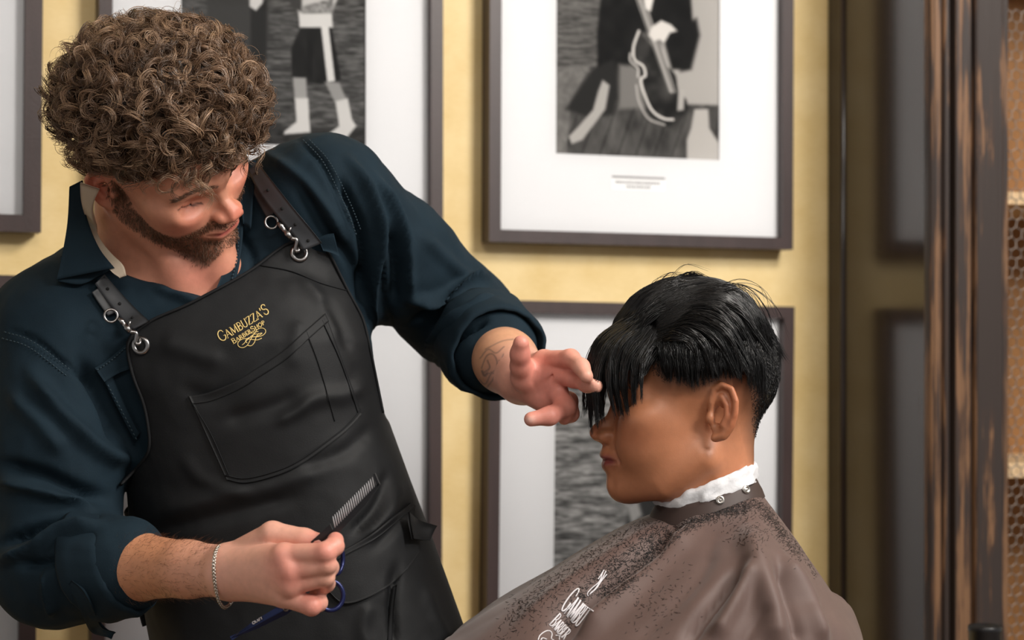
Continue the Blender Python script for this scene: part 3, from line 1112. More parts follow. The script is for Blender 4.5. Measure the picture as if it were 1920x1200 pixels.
# torso core under the cape, joined into the same body
def cust_core(p):
    d = cone(p, P(1370, 1110, -0.11), P(1370, 1110, 0.11), 0.045, 0.045)
    d = smin(d, ellip(p, P(1345, 1260, 0), (0.09, 0.14, 0.18)), 0.05)
    d = smin(d, ellip(p, P(1340, 1480, 0), (0.12, 0.16, 0.14)), 0.05)
    for s in (-1, 1):
        d = smin(d, chain(p, [P(1370, 1120, s * .13), P(1390, 1340, s * .16), P(1130, 1420, s * .15)], [.045, .04, .03]), 0.02)
        d = smin(d, chain(p, [P(1330, 1540, s * .08), P(1000, 1560, s * .08), P(985, 2000, s * .08)], [.07, .05, .035]), 0.03)
    return d
v2, q2 = mesh_sdf(cust_core, (-0.22, -0.30, 0.30), (0.42, 0.30, 1.15), 0.012)
CUST = empty('person', (HO[0], 0.0, 0.45), 'seated customer in profile with wet black hair over the forehead', 'person')
vv, ff = join((v, q), (v2, q2))
cc = np.concatenate([colr, np.tile(base, (len(v2), 1))])
mobj('body', vv, ff, m_skin_c, CUST, cols=cc)

# ------------------------------------------------------------------ customer's hair
m_hair_c = mat('wet_black_hair', lin((9, 8, 9)), rough=0.3, spec=0.55)


def hair_cap(p):
    a = to_head(p)
    b = np.abs(a[:, 1])
    d = ellip(np.stack([a[:, 0], b, a[:, 2]], -1), np.array((20, 0, 54)) * 1e-3, np.array((88, 76.5, 85)) * 1e-3) * HS
    d = smin(d, ellip(p, P(1290, 582, 0.012), (0.055, 0.055, 0.020)), 0.03)
    d = smin(d, chain(p, [P(1185, 618, 0.01), P(1262, 568, 0.012), P(1330, 568, 0.01)], [0.011, 0.015, 0.013]), 0.025)
    d = smin(d, chain(p, [P(1280, 610, -0.045), P(1345, 582, -0.045), P(1400, 612, -0.038)], [0.012, 0.018, 0.014]), 0.02)
    # keep only what is above the hairline
    qx = PX(from_head(np.stack([a[:, 0], np.zeros(len(a)), a[:, 2]], -1)))
    k = poly2(qx, np.array([(1130, 600), (1158, 640), (1215, 672), (1245, 690), (1300, 694), (1350, 672), (1398, 690), (1412, 735), (1432, 770), (1500, 770), (1500, 400), (1130, 400)], float)) * mm(1.0)
    return smax(d, k, 0.006)


hv, hqd = mesh_sdf(hair_cap, P(1095, 860, -0.1), P(1480, 500, 0.1), 0.0022)
hv = lap(hv, hqd, 2, 0.5)
parts = [(hv, hqd)]


def bez(a, b, c, d, K):
    t = np.linspace(0, 1, K)[None, :, None]
    return (1 - t) ** 3 * a[:, None] + 3 * (1 - t) ** 2 * t * b[:, None] + 3 * (1 - t) * t ** 2 * c[:, None] + t ** 3 * d[:, None]


def through(a, b, c, d, K):
    """curve through four points"""
    out = []
    P4 = np.stack([a, b, c, d], 1)
    t = np.linspace(0, 3, K)
    i = np.minimum(t.astype(int), 2)
    u = (t - i)[None, :, None]
    ext = np.concatenate([2 * P4[:, :1] - P4[:, 1:2], P4, 2 * P4[:, 3:] - P4[:, 2:3]], 1)
    p0, p1, p2, p3 = (ext[:, i + k] for k in range(4))
    return 0.5 * (2 * p1 + (p2 - p0) * u + (2 * p0 - 5 * p1 + 4 * p2 - p3) * u ** 2 + (3 * p1 - p0 - 3 * p2 + p3) * u ** 3)


def guide_interp(guides, t):
    G = np.array([[P(*c) for c in g] for g in guides])          # (n,4,3)
    n = len(G)
    x = np.linspace(0, 1, n)
    return np.stack([np.stack([np.interp(t, x, G[:, k, d]) for d in range(3)], -1) for k in range(4)], 1)


def lock_set(guides, n, nclump, K=15, r0=0.00040, spread=0.0022, tipj=0.006, clump=0.8, lenj=0.12, push='cap'):
    """strands following interpolated guides, gathered into pointed locks"""
    push = hair_cap if push == 'cap' else push
    cl = np.sort(rng.random(nclump))
    t = rng.random(n)
    near = cl[np.abs(t[:, None] - cl[None]).argmin(1)]
    ph = rng.normal(0, 1, (nclump, 3))
    ci = np.abs(t[:, None] - cl[None]).argmin(1)
    A = guide_interp(guides, t)
    B = guide_interp(guides, near)
    w = np.array([0, 0.35, 0.75, 1.0])[None, :, None] * clump
    C = A * (1 - w) + B * w
    C += ph[ci][:, None] * np.array([0, 0.3, 0.7, 1.0])[None, :, None] * tipj * 0.5
    C += rng.normal(0, spread, C.shape) * np.array([1.0, 0.8, 0.6, 0.45])[None, :, None]
    k = 1 + rng.normal(0, lenj, n)[:, None]
    C[:, 3] = C[:, 2] + (C[:, 3] - C[:, 2]) * np.clip(k, 0.4, 1.35)
    S = through(C[:, 0], C[:, 1], C[:, 2], C[:, 3], K)
    if push is not None:
        F_ = S.reshape(-1, 3)
        for _ in range(2):
            dd = push(F_) - np.tile(rng.uniform(0.0004, 0.0035, (n, 1)), (1, K)).ravel()
            m_ = (dd < 0) & (dd > -0.03)
            if m_.any():
                F_[m_] -= dd[m_][:, None] * grad(push, F_[m_])
        S = F_.reshape(S.shape)
    R = r0 * np.interp(np.linspace(0, 1, K), [0, 0.1, 0.7, 1], [0.7, 1, 0.9, 0.25])[None] * rng.uniform(0.7, 1.25, (n, 1))
    return strands(S, R, 3)


fringe = [[(1236, 640, -.066), (1212, 672, -.074), (1202, 706, -.077), (1196, 735, -.076)],
          [(1222, 622, -.060), (1186, 668, -.070), (1178, 715, -.075), (1186, 762, -.074)],
          [(1208, 604, -.050), (1160, 650, -.062), (1150, 712, -.068), (1158, 762, -.066)],
          [(1202, 596, -.040), (1140, 645, -.050), (1124, 708, -.056), (1134, 768, -.054)],
          [(1198, 590, -.025), (1130, 640, -.034), (1110, 700, -.038), (1119, 774, -.036)],
          [(1195, 588, -.010), (1128, 636, -.014), (1103, 698, -.016), (1109, 776, -.014)],
          [(1195, 588, 0.005), (1130, 638, 0.004), (1102, 700, 0.005), (1104, 772, 0.006)],
          [(1200, 590, 0.022), (1136, 645, 0.022), (1110, 705, 0.024), (1106, 756, 0.026)],
          [(1210, 595, 0.042), (1150, 660, 0.042), (1128, 715, 0.046), (1122, 765, 0.050)]]
parts.append(lock_set(fringe, 2300, 30, K=16, spread=0.0020, tipj=0.008, clump=0.8, lenj=0.22))
fr2 = [[(a[0] + 6, a[1] + 6, a[2] * 0.96 + .002) for a in g[:2]] + [(g[2][0] + 5, g[2][1] - 4, g[2][2] * 0.97 + .002), (g[3][0] + 2, g[3][1] - 36, g[3][2] * 0.97)] for g in fringe]
parts.append(lock_set(fr2, 1100, 26, K=12, spread=0.0022, tipj=0.006, clump=0.55, lenj=0.2))
# slicked front ridge going up and back, across the top
ridge_g = [[(1152, 632, y_), (1190, 585 + abs(y_) * 250, y_), (1250, 550 + abs(y_ - .012) * 380, y_), (1325, 544 + abs(y_ - .012) * 380, y_ * .8)] for y_ in (-.028, -.014, 0.0, 0.014, 0.03, 0.046)]
parts.append(lock_set(ridge_g, 1500, 22, K=13, spread=0.0026, tipj=0.010, clump=0.5))
side_g = [[(1196, 625, -.056), (1222, 596, -.056), (1258, 576, -.052), (1305, 566, -.046)], [(1186, 615, -.044), (1212, 588, -.044), (1252, 562, -.040), (1305, 552, -.036)], [(1170, 612, -.030), (1205, 580, -.030), (1250, 550, -.026), (1310, 542, -.022)]]
parts.append(lock_set(side_g, 900, 16, K=12, spread=0.0026, tipj=0.008, clump=0.4))
tuft_g = [[(1240, 556, y_), (1264, 538, y_), (1300, 528, y_), (1345, 548, y_ - .004)] for y_ in (-.02, 0.0, 0.02, 0.04)]
parts.append(lock_set(tuft_g, 900, 16, K=12, spread=0.0032, tipj=0.012, clump=0.6))
# the mass swept back from the parting, and down the near side
sweep = [[(1236, 645, -.067), (1262, 640, -.079), (1288, 660, -.083), (1300, 700, -.083)],
         [(1238, 634, -.064), (1282, 618, -.076), (1324, 640, -.084), (1345, 690, -.084)],
         [(1240, 622, -.060), (1298, 594, -.070), (1356, 614, -.080), (1388, 676, -.080)],
         [(1244, 608, -.052), (1310, 572, -.060), (1374, 584, -.066), (1418, 652, -.066)],
         [(1250, 598, -.042), (1318, 556, -.046), (1388, 566, -.050), (1440, 640, -.046)],
         [(1260, 585, -.028), (1322, 548, -.030), (1394, 562, -.030), (1448, 640, -.022)],
         [(1275, 570, -.010), (1330, 545, -.008), (1398, 566, -.004), (1450, 640, 0.0)],
         [(1285, 570, 0.012), (1335, 552, 0.02), (1398, 578, 0.026), (1445, 645, 0.03)],
         [(1285, 580, 0.04), (1335, 572, 0.05), (1390, 600, 0.056), (1430, 660, 0.056)]]
parts.append(lock_set(sweep, 3400, 46, K=15, spread=0.0024, tipj=0.010, clump=0.6, lenj=0.18))
stray = [[(1290, 570, -.03), (1350, 538, -.03), (1415, 560, -.03), (1452, 640, -.03)], [(1320, 556, -.05), (1395, 545, -.06), (1432, 590, -.06), (1448, 660, -.05)]]
parts.append(lock_set(stray, 46, 40, K=16, r0=0.0003, spread=0.0035, tipj=0.03, clump=0.3, lenj=0.3))
parts.append(lock_set([[(1232, 564, 0.0), (1262, 532, 0.0), (1300, 521, 0.0), (1352, 542, 0.0)], [(1200, 600, 0.01), (1230, 548, 0.01), (1262, 524, 0.01), (1290, 530, 0.01)]], 40, 36, K=14, r0=0.0003, spread=0.003, tipj=0.02, clump=0.3, lenj=0.3))
down = [[(x, 640 + 0.05 * abs(x - 1300), y), (x + 3, 662, y - .003), (x + 6, 686, y - .003), (x + 8, t, y - .001)] for x, y, t in ((1236, -.070, 702), (1265, -.077, 712), (1300, -.080, 716), (1335, -.081, 706), (1370, -.079, 702), (1400, -.072, 716), (1425, -.058, 740))]
parts.append(lock_set(down, 1500, 150, K=10, r0=0.00036, spread=0.0016, tipj=0.003, clump=0.3, lenj=0.3, push=lambda p_: np.minimum(hair_cap(p_), cust_skin(p_))))
# short clipped sides and nape: grown from the scalp
sel = np.where((dh < 4) & (hq[:, 2] > -0.02) & (ear_m[:, 0] < 0.5) & (hq[:, 0] < 0.085))[0]
pick = rng.choice(sel, 16000)
nn_ = vnormals(v, q)[pick]
rt = v[pick] + rng.normal(0, 0.0006, (len(pick), 3))
depth_in = np.clip(-dh[pick] / 70.0, 0, 1)
ln = (0.0012 + 0.013 * depth_in) * rng.uniform(0.7, 1.25, len(pick))
flow = np.tile(np.array([0.30, 0, -1.0]), (len(pick), 1)) + rng.normal(0, 0.18, (len(pick), 3))
flow -= nn_ * (flow * nn_).sum(1, keepdims=True)
flow /= np.linalg.norm(flow, axis=1, keepdims=True)
tt = np.linspace(0, 1, 4)[None, :, None]
S = rt[:, None] + ln[:, None, None] * (nn_[:, None] * (0.75 * tt - 0.42 * tt ** 2) + flow[:, None] * (0.75 * tt ** 1.3))
parts.append(strands(S, 0.00030 * np.array([1, 1, 0.8, 0.3])[None], 3))
# lashes
lash = []
for k in range(14):
    x_ = 21 + 2.0 * k; f_ = np.interp(x_, [20, 27, 36, 48], [84, 92, 93, 86]); a = (np.array([(f_, x_, 6.5), (f_ + 3.5, x_ + .6, 4.0), (f_ + 6.5, x_ + 1.4, 4.0)]) + np.array(CG_['eye'])) * 1e-3
    lash.append(from_head(a)); lash.append(from_head(a * np.array([1, -1, 1])))
parts.append(strands(np.array(lash), np.array([0.0003, 0.00025, 0.0001])[None], 3))
vv, ff = join(*parts)
mobj('hair', vv, ff, m_hair_c, CUST)
# ================================================================== cape and neck strip
m_cape = mat('brown_cape_cloth', lin((92, 71, 65)), rough=0.62, sheen=0.15, var=0.05, vscale=30, bump=0.04, bscale=900)
m_capeband = mat('brown_cape_band', lin((62, 48, 44)), rough=0.6)
m_white = mat('white_paper', lin((214, 214, 217)), rough=0.85, bump=0.4, bscale=150)
m_snap = mat('snap_metal', lin((205, 200, 195)), rough=0.25, metal=0.9)
m_letter_w = mat('white_embroidery', lin((226, 222, 226)), rough=0.7)
m_clip = mat('hair_clippings', lin((18, 15, 15)), rough=0.5)

G8 = [  # front, front-near, near, back-near, back, back-far, far, front-far : neck to hem, (px, py, depth)
    [(1226, 964, .0), (1140, 1012, -.02), (1010, 1098, -.05), (872, 1194, -.08), (780, 1290, -.10), (760, 1650, -.10)],
    [(1262, 974, -.046), (1206, 1050, -.10), (1120, 1150, -.15), (1040, 1260, -.19), (960, 1400, -.22), (930, 1700, -.23)],
    [(1335, 958, -.064), (1385, 990, -.115), (1405, 1055, -.175), (1395, 1150, -.215), (1370, 1300, -.24), (1350, 1700, -.25)],
    [(1405, 930, -.046), (1450, 972, -.085), (1494, 1042, -.13), (1540, 1130, -.16), (1590, 1250, -.18), (1620, 1700, -.18)],
    [(1424, 920, .0), (1466, 978, 0), (1516, 1046, 0), (1564, 1118, 0), (1614, 1200, 0), (1665, 1700, 0)],
    [(1402, 925, .046), (1440, 985, .10), (1472, 1050, .16), (1512, 1140, .19), (1560, 1260, .20), (1610, 1700, .20)],
    [(1332, 944, .060), (1320, 985, .12), (1310, 1050, .18), (1312, 1150, .22), (1320, 1300, .24), (1320, 1700, .25)],
    [(1256, 952, .045), (1180, 984, .09), (1075, 1056, .12), (955, 1145, .12), (900, 1250, .11), (900, 1650, .08)]]
NS, NA = 150, 260
gl = np.array([spline([P(*c) for c in g], NS) for g in G8])            # (8,NS,3)
th = np.arange(NA) / NA * 8
i0 = th.astype(int)
u = (th - i0)[:, None, None]
p0, p1, p2, p3 = (gl[(i0 + k) % 8] for k in (-1, 0, 1, 2))
CG = 0.5 * (2 * p1 + (p2 - p0) * u + (2 * p0 - 5 * p1 + 4 * p2 - p3) * u ** 2 + (3 * p1 - p0 - 3 * p2 + p3) * u ** 3)   # (NA,NS,3)
cape_folds = [([(1262, 1000), (1190, 1062), (1104, 1124), (1030, 1200)], 21, -0.034),
              ([(1310, 985), (1240, 1050), (1160, 1130), (1085, 1200)], 18, 0.017),
              ([(1250, 980), (1180, 1022), (1060, 1098), (960, 1180)], 16, 0.007),
              ([(1392, 1065), (1362, 1100), (1325, 1150), (1285, 1210)], 12, -0.014),
              ([(1400, 985), (1425, 1060), (1450, 1150), (1460, 1220)], 24, 0.014),
              ([(1410, 1060), (1385, 1120), (1340, 1200)], 15, 0.013),
              ([(1455, 1060), (1480, 1130), (1500, 1210)], 13, -0.010),
              ([(1470, 1040), (1510, 1110), (1550, 1210)], 12, 0.010),
              ([(1340, 1010), (1310, 1080), (1240, 1160), (1190, 1210)], 14, -0.004),
              ([(1440, 1140), (1410, 1180), (1390, 1215)], 10, -0.004),
              ([(1430, 960), (1468, 1010), (1500, 1070)], 8, -0.004)]
fv = CG.reshape(-1, 3)
fq = grid_faces(NA, NS, wrap=True)
nrm = vnormals(fv, fq)
if (nrm[:, 1] * (fv[:, 1])).sum() < 0: nrm = -nrm
px_ = PX(fv)
amt = ridge(px_, cape_folds) * np.clip(-nrm[:, 1] * 2.0 + 0.2, 0, 1)
s_ = np.tile(np.linspace(0, 1, NS), NA)
amt += 0.0022 * fbm(fv * np.array([14, 14, 6]), 3, 4) * np.clip(s_ * 6, 0, 1)
a_t = np.repeat(th / 8 * 2 * np.pi, NS)
amt += 0.006 * np.clip(s_ - 0.12, 0, 1) * np.sin(a_t * 11 + 2.5 * np.sin(s_ * 3)) * (fv[:, 1] > -0.02)
fv = fv + nrm * amt[:, None]
CG = fv.reshape(NA, NS, 3)
CAPE = empty('barber_cape', tuple(P(1330, 1000, 0.0) * np.array([1, 1, 0]) + np.array([0, 0, 0.55])), 'brown barber cape with white lettering draped over the seated customer', 'cape')
inn = fv - nrm * 0.0012
n_ = len(fv)
edge0 = np.arange(NA) * NS
rim = np.concatenate([np.stack([edge0, np.roll(edge0, -1), np.roll(edge0, -1) + n_, edge0 + n_], -1),
                      np.stack([edge0 + NS - 1, np.roll(edge0, -1) + NS - 1, np.roll(edge0, -1) + NS - 1 + n_, edge0 + NS - 1 + n_], -1)])
mobj('cloth', np.concatenate([fv, inn]), np.concatenate([fq, fq[:, ::-1] + n_, rim]), m_cape, CAPE)


def neck_ring(prof, na=120, wob=0.0, seed=1, extra=0.0):
    """ring round the neck; prof = list of (outward m, up m). The ring plane rises to the back."""
    a = np.arange(na) / na * 2 * np.pi
    c = gl[:, 0]
    t = a / (2 * np.pi) * 8
    i = t.astype(int); w = (t - i)[:, None]
    r0, r1, r2, r3 = (c[(i + k) % 8] for k in (-1, 0, 1, 2))
    base = 0.5 * (2 * r1 + (r2 - r0) * w + (2 * r0 - 5 * r1 + 4 * r2 - r3) * w ** 2 + (3 * r1 - r0 - 3 * r2 + r3) * w ** 3)
    ctr = base.mean(0)
    rad = base - ctr; rad[:, 2] = 0
    rad /= np.linalg.norm(rad, axis=1, keepdims=True)
    out = []
    for k, (o, up) in enumerate(prof):
        nz = wob * fbm(np.stack([np.cos(a) * 3, np.sin(a) * 3, np.full(na, k * 0.6)], -1), 3, seed)
        out.append(base + rad * (o + nz)[:, None] + np.array([0, 0, 1.0]) * (up + nz * 0.6)[:, None])
    return np.stack(out, 1)                      # (na, nprof, 3)


R1 = neck_ring([(0.006, -0.006), (0.003, 0.002), (-0.0005, 0.008), (-0.003, 0.0135), (-0.0045, 0.0135), (-0.003, 0.006), (-0.001, -0.004)])
mobj('collar_band', R1.reshape(-1, 3), grid_faces(R1.shape[0], R1.shape[1], wrap=True), m_capeband, CAPE)
R2 = neck_ring([(-0.002, 0.010), (-0.0005, 0.0145), (-0.003, 0.019), (-0.003, 0.023), (-0.006, 0.0275), (-0.0085, 0.029), (-0.010, 0.026), (-0.007, 0.020), (-0.006, 0.010)], wob=0.0042, seed=8)
NSTR = mobj('neck_strip', R2.reshape(-1, 3), grid_faces(R2.shape[0], R2.shape[1], wrap=True), m_white)
tag(NSTR, 'crumpled white paper neck strip above the brown cape collar', 'neck strip')

# snaps
def disc_on(c, n, prof, seg=24):
    n = n / np.linalg.norm(n)
    u = np.cross(n, [0, 0, 1.0]); u /= np.linalg.norm(u); w = np.cross(n, u)
    a = np.arange(seg) * 2 * np.pi / seg
    v = np.array([c + n * h + r * (math.cos(t) * u + math.sin(t) * w) for r, h in prof for t in a])
    return v, lathe_faces(len(prof), seg)
band = R1[:, 1:4].reshape(-1, 3)
for sx, sy in ((1347.5, 938), (1397, 921)):
    pb = PX(band)
    ok = band[:, 1] < 0
    k = np.where(ok)[0][((pb[ok] - (sx, sy)) ** 2).sum(1).argmin()]
    c = band[k]
    n = np.array([c[0] - P(1330, 930, 0)[0], c[1], 0.012])
    n = n / np.linalg.norm(n)
    r = 0.0046
    v, f = disc_on(c, n, [(0, 0.0035), (r * .16, 0.0035), (r * .3, 0.0022), (r * .5, 0.0020), (r * .6, 0.0034), (r * .75, 0.0034), (r * .82, 0.0024), (r * .95, 0.0026), (r, 0.0015), (r, -0.002)])
    mobj('snap', v, f, m_snap, CAPE)
# ================================================================== barber: body
BS = 0.985
BO = P(281, 293, 0.03)
def _pose(a, p, q):
    F = np.array([1, 0, 0.]); U = np.array([0, 0, 1.]); R = np.array([0, -1., 0])
    F, R = math.cos(a) * F + math.sin(a) * R, math.cos(a) * R - math.sin(a) * F
    F, U = math.cos(p) * F - math.sin(p) * U, math.cos(p) * U + math.sin(p) * F
    U, R = math.cos(q) * U + math.sin(q) * R, math.cos(q) * R - math.sin(q) * U
    return np.stack([F, R, U])                     # rows: head axes in world
BR = _pose(math.radians(22), math.radians(28), math.radians(42))
BK = np.array([0.955, 1.0, 0.89])


BG = {'jaw': [(15, 47, -36), (52, 33, -56), (90, 13, -74)], 'cheek': ((70, 34, -16), (30, 27, 34)), 'lid': (-3, -0.5, 4, 9), 'eye': tuple(BR @ np.array((-9.0, 0, -6.0)) * np.array((1, 0.3, 1)))}


def to_bh(p):
    return ((p - BO) @ BR.T) / BS / BK


def from_bh(a):
    return BO + (np.asarray(a, float) * BK * BS) @ BR


def orto(p, y=0.13):
    return 960 + p[:, 0] / (D0 + y) * FPX, HY - (p[:, 2] - CZ) / (D0 + y) * FPX


TQ = np.array([430, 480, 560, 640, 720, 800, 900, 1000, 1100, 1200, 1400, 1750], float)
TL = np.array([260, 190, 140, 150, 185, 215, 243, 262, 282, 300, 318, 330], float)
TR = np.array([560, 620, 668, 694, 700, 716, 752, 790, 826, 862, 890, 895], float)
TB = np.array([.085, .095, .112, .125, .128, .126, .124, .126, .13, .135, .14, .14])
TY = np.array([.15, .15, .145, .14, .14, .14, .14, .14, .14, .14, .14, .14])


def torso(p):
    qx, qy = orto(p)
    xl = np.interp(qy, TQ, TL); xr = np.interp(qy, TQ, TR)
    b = np.interp(qy, TQ, TB); yc = np.interp(qy, TQ, TY)
    s = (D0 + .13) / FPX
    a = (xr - xl) / 2 * s
    dx = np.abs(qx - (xl + xr) / 2) * s / a
    dy = np.abs(p[:, 1] - yc) / b
    k = (dx ** 2.5 + dy ** 2.5) ** (1 / 2.5)
    d = (k - 1) * np.minimum(a, b)
    d = smax(d, (470 - qy) * s, 0.07)
    d = smin(d, chain(p, [P(112, 622, .09), P(300, 480, .17), P(600, 372, .13)], [.070, .066, .062]), 0.06)
    return d


SH_L, EL_L, WR_L = P(612, 375, .13), P(862, 592, .27), P(980, 708, .045)
SH_R, EL_R, WR_R = P(105, 622, .08), P(104, 1054, .03), P(420, 1071, -.14)


def lerp(a, b, t):
    return a + (b - a) * t


def sleeves(p):
    dl = chain(p, [SH_L, lerp(SH_L, EL_L, .5), EL_L, lerp(EL_L, WR_L, .55)], [.070, .068, .060, .052], 0.02)
    dr = chain(p, [SH_R, lerp(SH_R, EL_R, .5), EL_R], [.073, .072, .067], 0.02)
    dr = smin(dr, chain(p, [EL_R, lerp(EL_R, WR_R, .42)], [.065, .050]), 0.02)
    return dl, dr


def shirt(p):
    d = torso(p)
    dl, dr = sleeves(p)
    d = smin(d, dl, 0.035)
    return smin(d, dr, 0.022)


def polycut(p, poly, y1=9):
    q = PX(p)
    return poly2(q, np.asarray(poly, float)) * (D0 + p[:, 1]) / FPX


VNECK = [(158, 330), (164, 396), (184, 452), (216, 500), (238, 518), (300, 532), (386, 556), (424, 536), (438, 480), (444, 420), (440, 330), (300, 250)]


def shirt_open(p):
    d = shirt(p)
    m = np.abs(d) < 0.05
    c = smax(polycut(p[m], VNECK), p[m][:, 1] - 0.19, 0.004)
    d[m] = smax(d[m], -c, 0.004)
    return d


# ---- skin
def neck_b(p):
    a = from_bh(np.array((-8, 0, -10)) * 1e-3)
    n = chain(p, [a, P(272, 420, .095), P(300, 520, .15)], [.052, .055, .075])
    # neck cords
    c1 = cone(p, from_bh(np.array((-6, 52, -22)) * 1e-3), P(345, 528, .055), .013, .010)
    return smin(n, c1, 0.02)


def head_b(p):
    d = head_sdf(to_bh(p), BG) * BS
    return smin(d, neck_b(p), 0.018)


def chest_b(p):
    return torso(p) + 0.010


def bust_b(p):
    d = smin(head_b(p), chest_b(p), 0.03)
    d = smin(d, cone(p, P(300, 505, .075), P(410, 500, .06), .018, .018), 0.03)    # collar bones
    return smax(d, polycut(p, [(60, 0), (60, 500), (130, 640), (520, 640), (560, 500), (560, 0)]), 0.004)


def hand_l(p):
    fa = chain(p, [lerp(EL_L, WR_L, .4), lerp(EL_L, WR_L, .75), WR_L], [.032, .0345, .030], 0.01)
    w = WR_L
    M = [P(1020, 676, .002), P(1034, 700, -.004), P(1041, 724, -.004), P(1036, 745, .006)]
    d = fa
    for m, r0, r1 in zip(M, (.020, .020, .019, .018), (.0112, .0115, .011, .0105)):
        d = smin(d, cone(p, w + (m - w) * 0.12, m, r0, r1), 0.012)
    d = smin(d, ellip(p, P(992, 706, -.002), (.020, .012, .017)), 0.012)       # thenar
    d = smin(d, cone(p, P(988, 728, .02), P(1018, 750, .004), .015, .013), 0.012)  # hypothenar
    fing = [([P(984, 708, .0), P(977, 686, -.014), P(975, 664, -.026), P(977, 644, -.034)], [.0135, .0108, .0096, .0084]),
            ([M[0], P(1070, 672, -.030), P(1090, 688, -.054), P(1099, 705, -.066)], [.0108, .0090, .0080, .0072]),
            ([M[1], P(1077, 710, -.026), P(1101, 720, -.046), P(1117, 724, -.060)], [.0112, .0090, .0082, .0074]),
            ([M[2], P(1060, 764, -.018), P(1030, 780, -.040), P(996, 786, -.046)], [.0112, .0104, .0092, .0076]),
            ([M[3], P(1066, 752, .006), P(1070, 776, -.004), P(1058, 784, -.016)], [.0102, .0092, .0082, .0072])]
    for pts, rs in fing:
        d = smin(d, chain(p, pts, rs, 0.006), 0.0048)
    # palm creases
    d = smax(d, -chain(p, [P(1004, 700, -.016), P(1000, 716, -.014), P(1006, 738, -.012)], [.0012] * 3), 0.004)
    d = smax(d, -chain(p, [P(1046, 694, -.016), P(1030, 712, -.017), P(1016, 720, -.016)], [.0010] * 3), 0.004)
    return d


def hand_r(p):
    w = WR_R
    d = chain(p, [EL_R + np.array([.03, -.02, 0.0]), lerp(EL_R, WR_R, .5), lerp(EL_R, WR_R, .8), WR_R], [.042, .0345, .0275, .0255], 0.01)
    M = [P(533, 1042, -.205), P(545, 1070, -.21), P(543, 1097, -.205), P(532, 1117, -.195)]
    for m, r0, r1 in zip(M, (.021, .022, .021, .019), (.0125, .0125, .012, .011)):
        d = smin(d, cone(p, w + (m - w) * 0.15, m, r0, r1), 0.014)
    for m in M:                                                                  # knuckles
        d = smin(d, sphere(p, m + np.array([0, -.004, .0005]), .0098), 0.006)
    fing = [([P(446, 1050, -.145), P(511, 1002, -.172), P(571, 1012, -.182), P(600, 1016, -.188)], [.019, .0125, .0108, .0082]),
            ([M[0], P(610, 1036, -.224), P(627, 1024, -.216), P(629, 1013, -.204)], [.0112, .0094, .0088, .0080]),
            ([M[1], P(613, 1059, -.220), P(618, 1064, -.202), P(606, 1064, -.183)], [.0112, .0088, .0084, .0080]),
            ([M[2], P(610, 1082, -.212), P(612, 1094, -.193), P(598, 1108, -.180)], [.0108, .0086, .0080, .0074]),
            ([M[3], P(584, 1136, -.205), P(597, 1130, -.190), P(592, 1118, -.176)], [.0108, .0092, .0084, .0074])]
    for pts, rs in fing:
        d = smin(d, chain(p, pts, rs, 0.004), 0.0028)
    return d


def grow_box(f, a, b, h):
    return mesh_sdf(f, np.minimum(a, b), np.maximum(a, b), h)


bv, bq = grow_box(bust_b, P(95, 660, -.13), P(600, 120, .30), 0.0021)
bv = lap(bv, bq, 1, 0.4)
lv, lq = grow_box(hand_l, P(850, 830, -.085), P(1165, 560, .22), 0.0014)
rv, rq = grow_box(hand_r, P(90, 1210, -.26), P(700, 930, .06), 0.0016)
# colours
b_base = lin((204, 142, 116))
hb = to_bh(bv); hab = hb.copy(); hab[:, 1] = np.abs(hab[:, 1])
def bb(c, r):
    return np.exp(-(((hab - np.asarray(c) * 1e-3) / (np.asarray(r) * 1e-3)) ** 2).sum(1))[:, None]
cb = np.tile(b_base, (len(bv), 1))
cb = mixc(cb, lin((206, 120, 100)), np.clip(0.9 * bb((126, 0, -14), (14, 16, 14)) + 0.75 * bb((88, 42, -12), (24, 22, 16)) + 0.9 * bb((-8, 78, 8), (18, 16, 32)), 0, 1))
cb = mixc(cb, lin((178, 92, 84)), (np.clip(1.3 * bb((114, 8, -43.5), (12, 15, 6.5)), 0, 1) ** 1.5) * (hb[:, 0:1] > 0.098))
far = np.clip((np.linalg.norm(hb, axis=1) - 0.13) / 0.03, 0, 1)[:, None]
chp = PX(bv)
flush = np.exp(-(((chp - (370, 520)) / (70, 45)) ** 2).sum(1))[:, None]
cb = mixc(cb, lin((212, 136, 116)), 0.8 * flush)
# beard area in the side view of the head
BEARD = np.array([(2, 28), (18, 26), (24, 0), (32, -16), (54, -28), (78, -33), (92, -30), (108, -24), (120, -29), (121, -37), (106, -36), (97, -44), (104, -52), (113, -56), (116, -75), (108, -92), (80, -98), (45, -88), (14, -66), (2, -40)]) * 1e-3
bdist = poly2(hab[:, [0, 2]], BEARD)
beard = np.clip((0.002 - bdist) / 0.008, 0, 1) * (hab[:, 1] < 0.071) * np.clip((hab[:, 2] + 0.099) / 0.008, 0, 1)
dnk = neck_b(bv); dhd = head_sdf(hb, BG) * BS
bnu = (vnormals(bv, bq) @ BR[2])
beard = beard * np.clip((dnk - dhd + 0.003) / 0.006, 0, 1) * np.clip((bnu + 0.85) / 0.3, 0, 1)
cb = mixc(cb, lin((122, 84, 66)), 0.72 * beard[:, None])
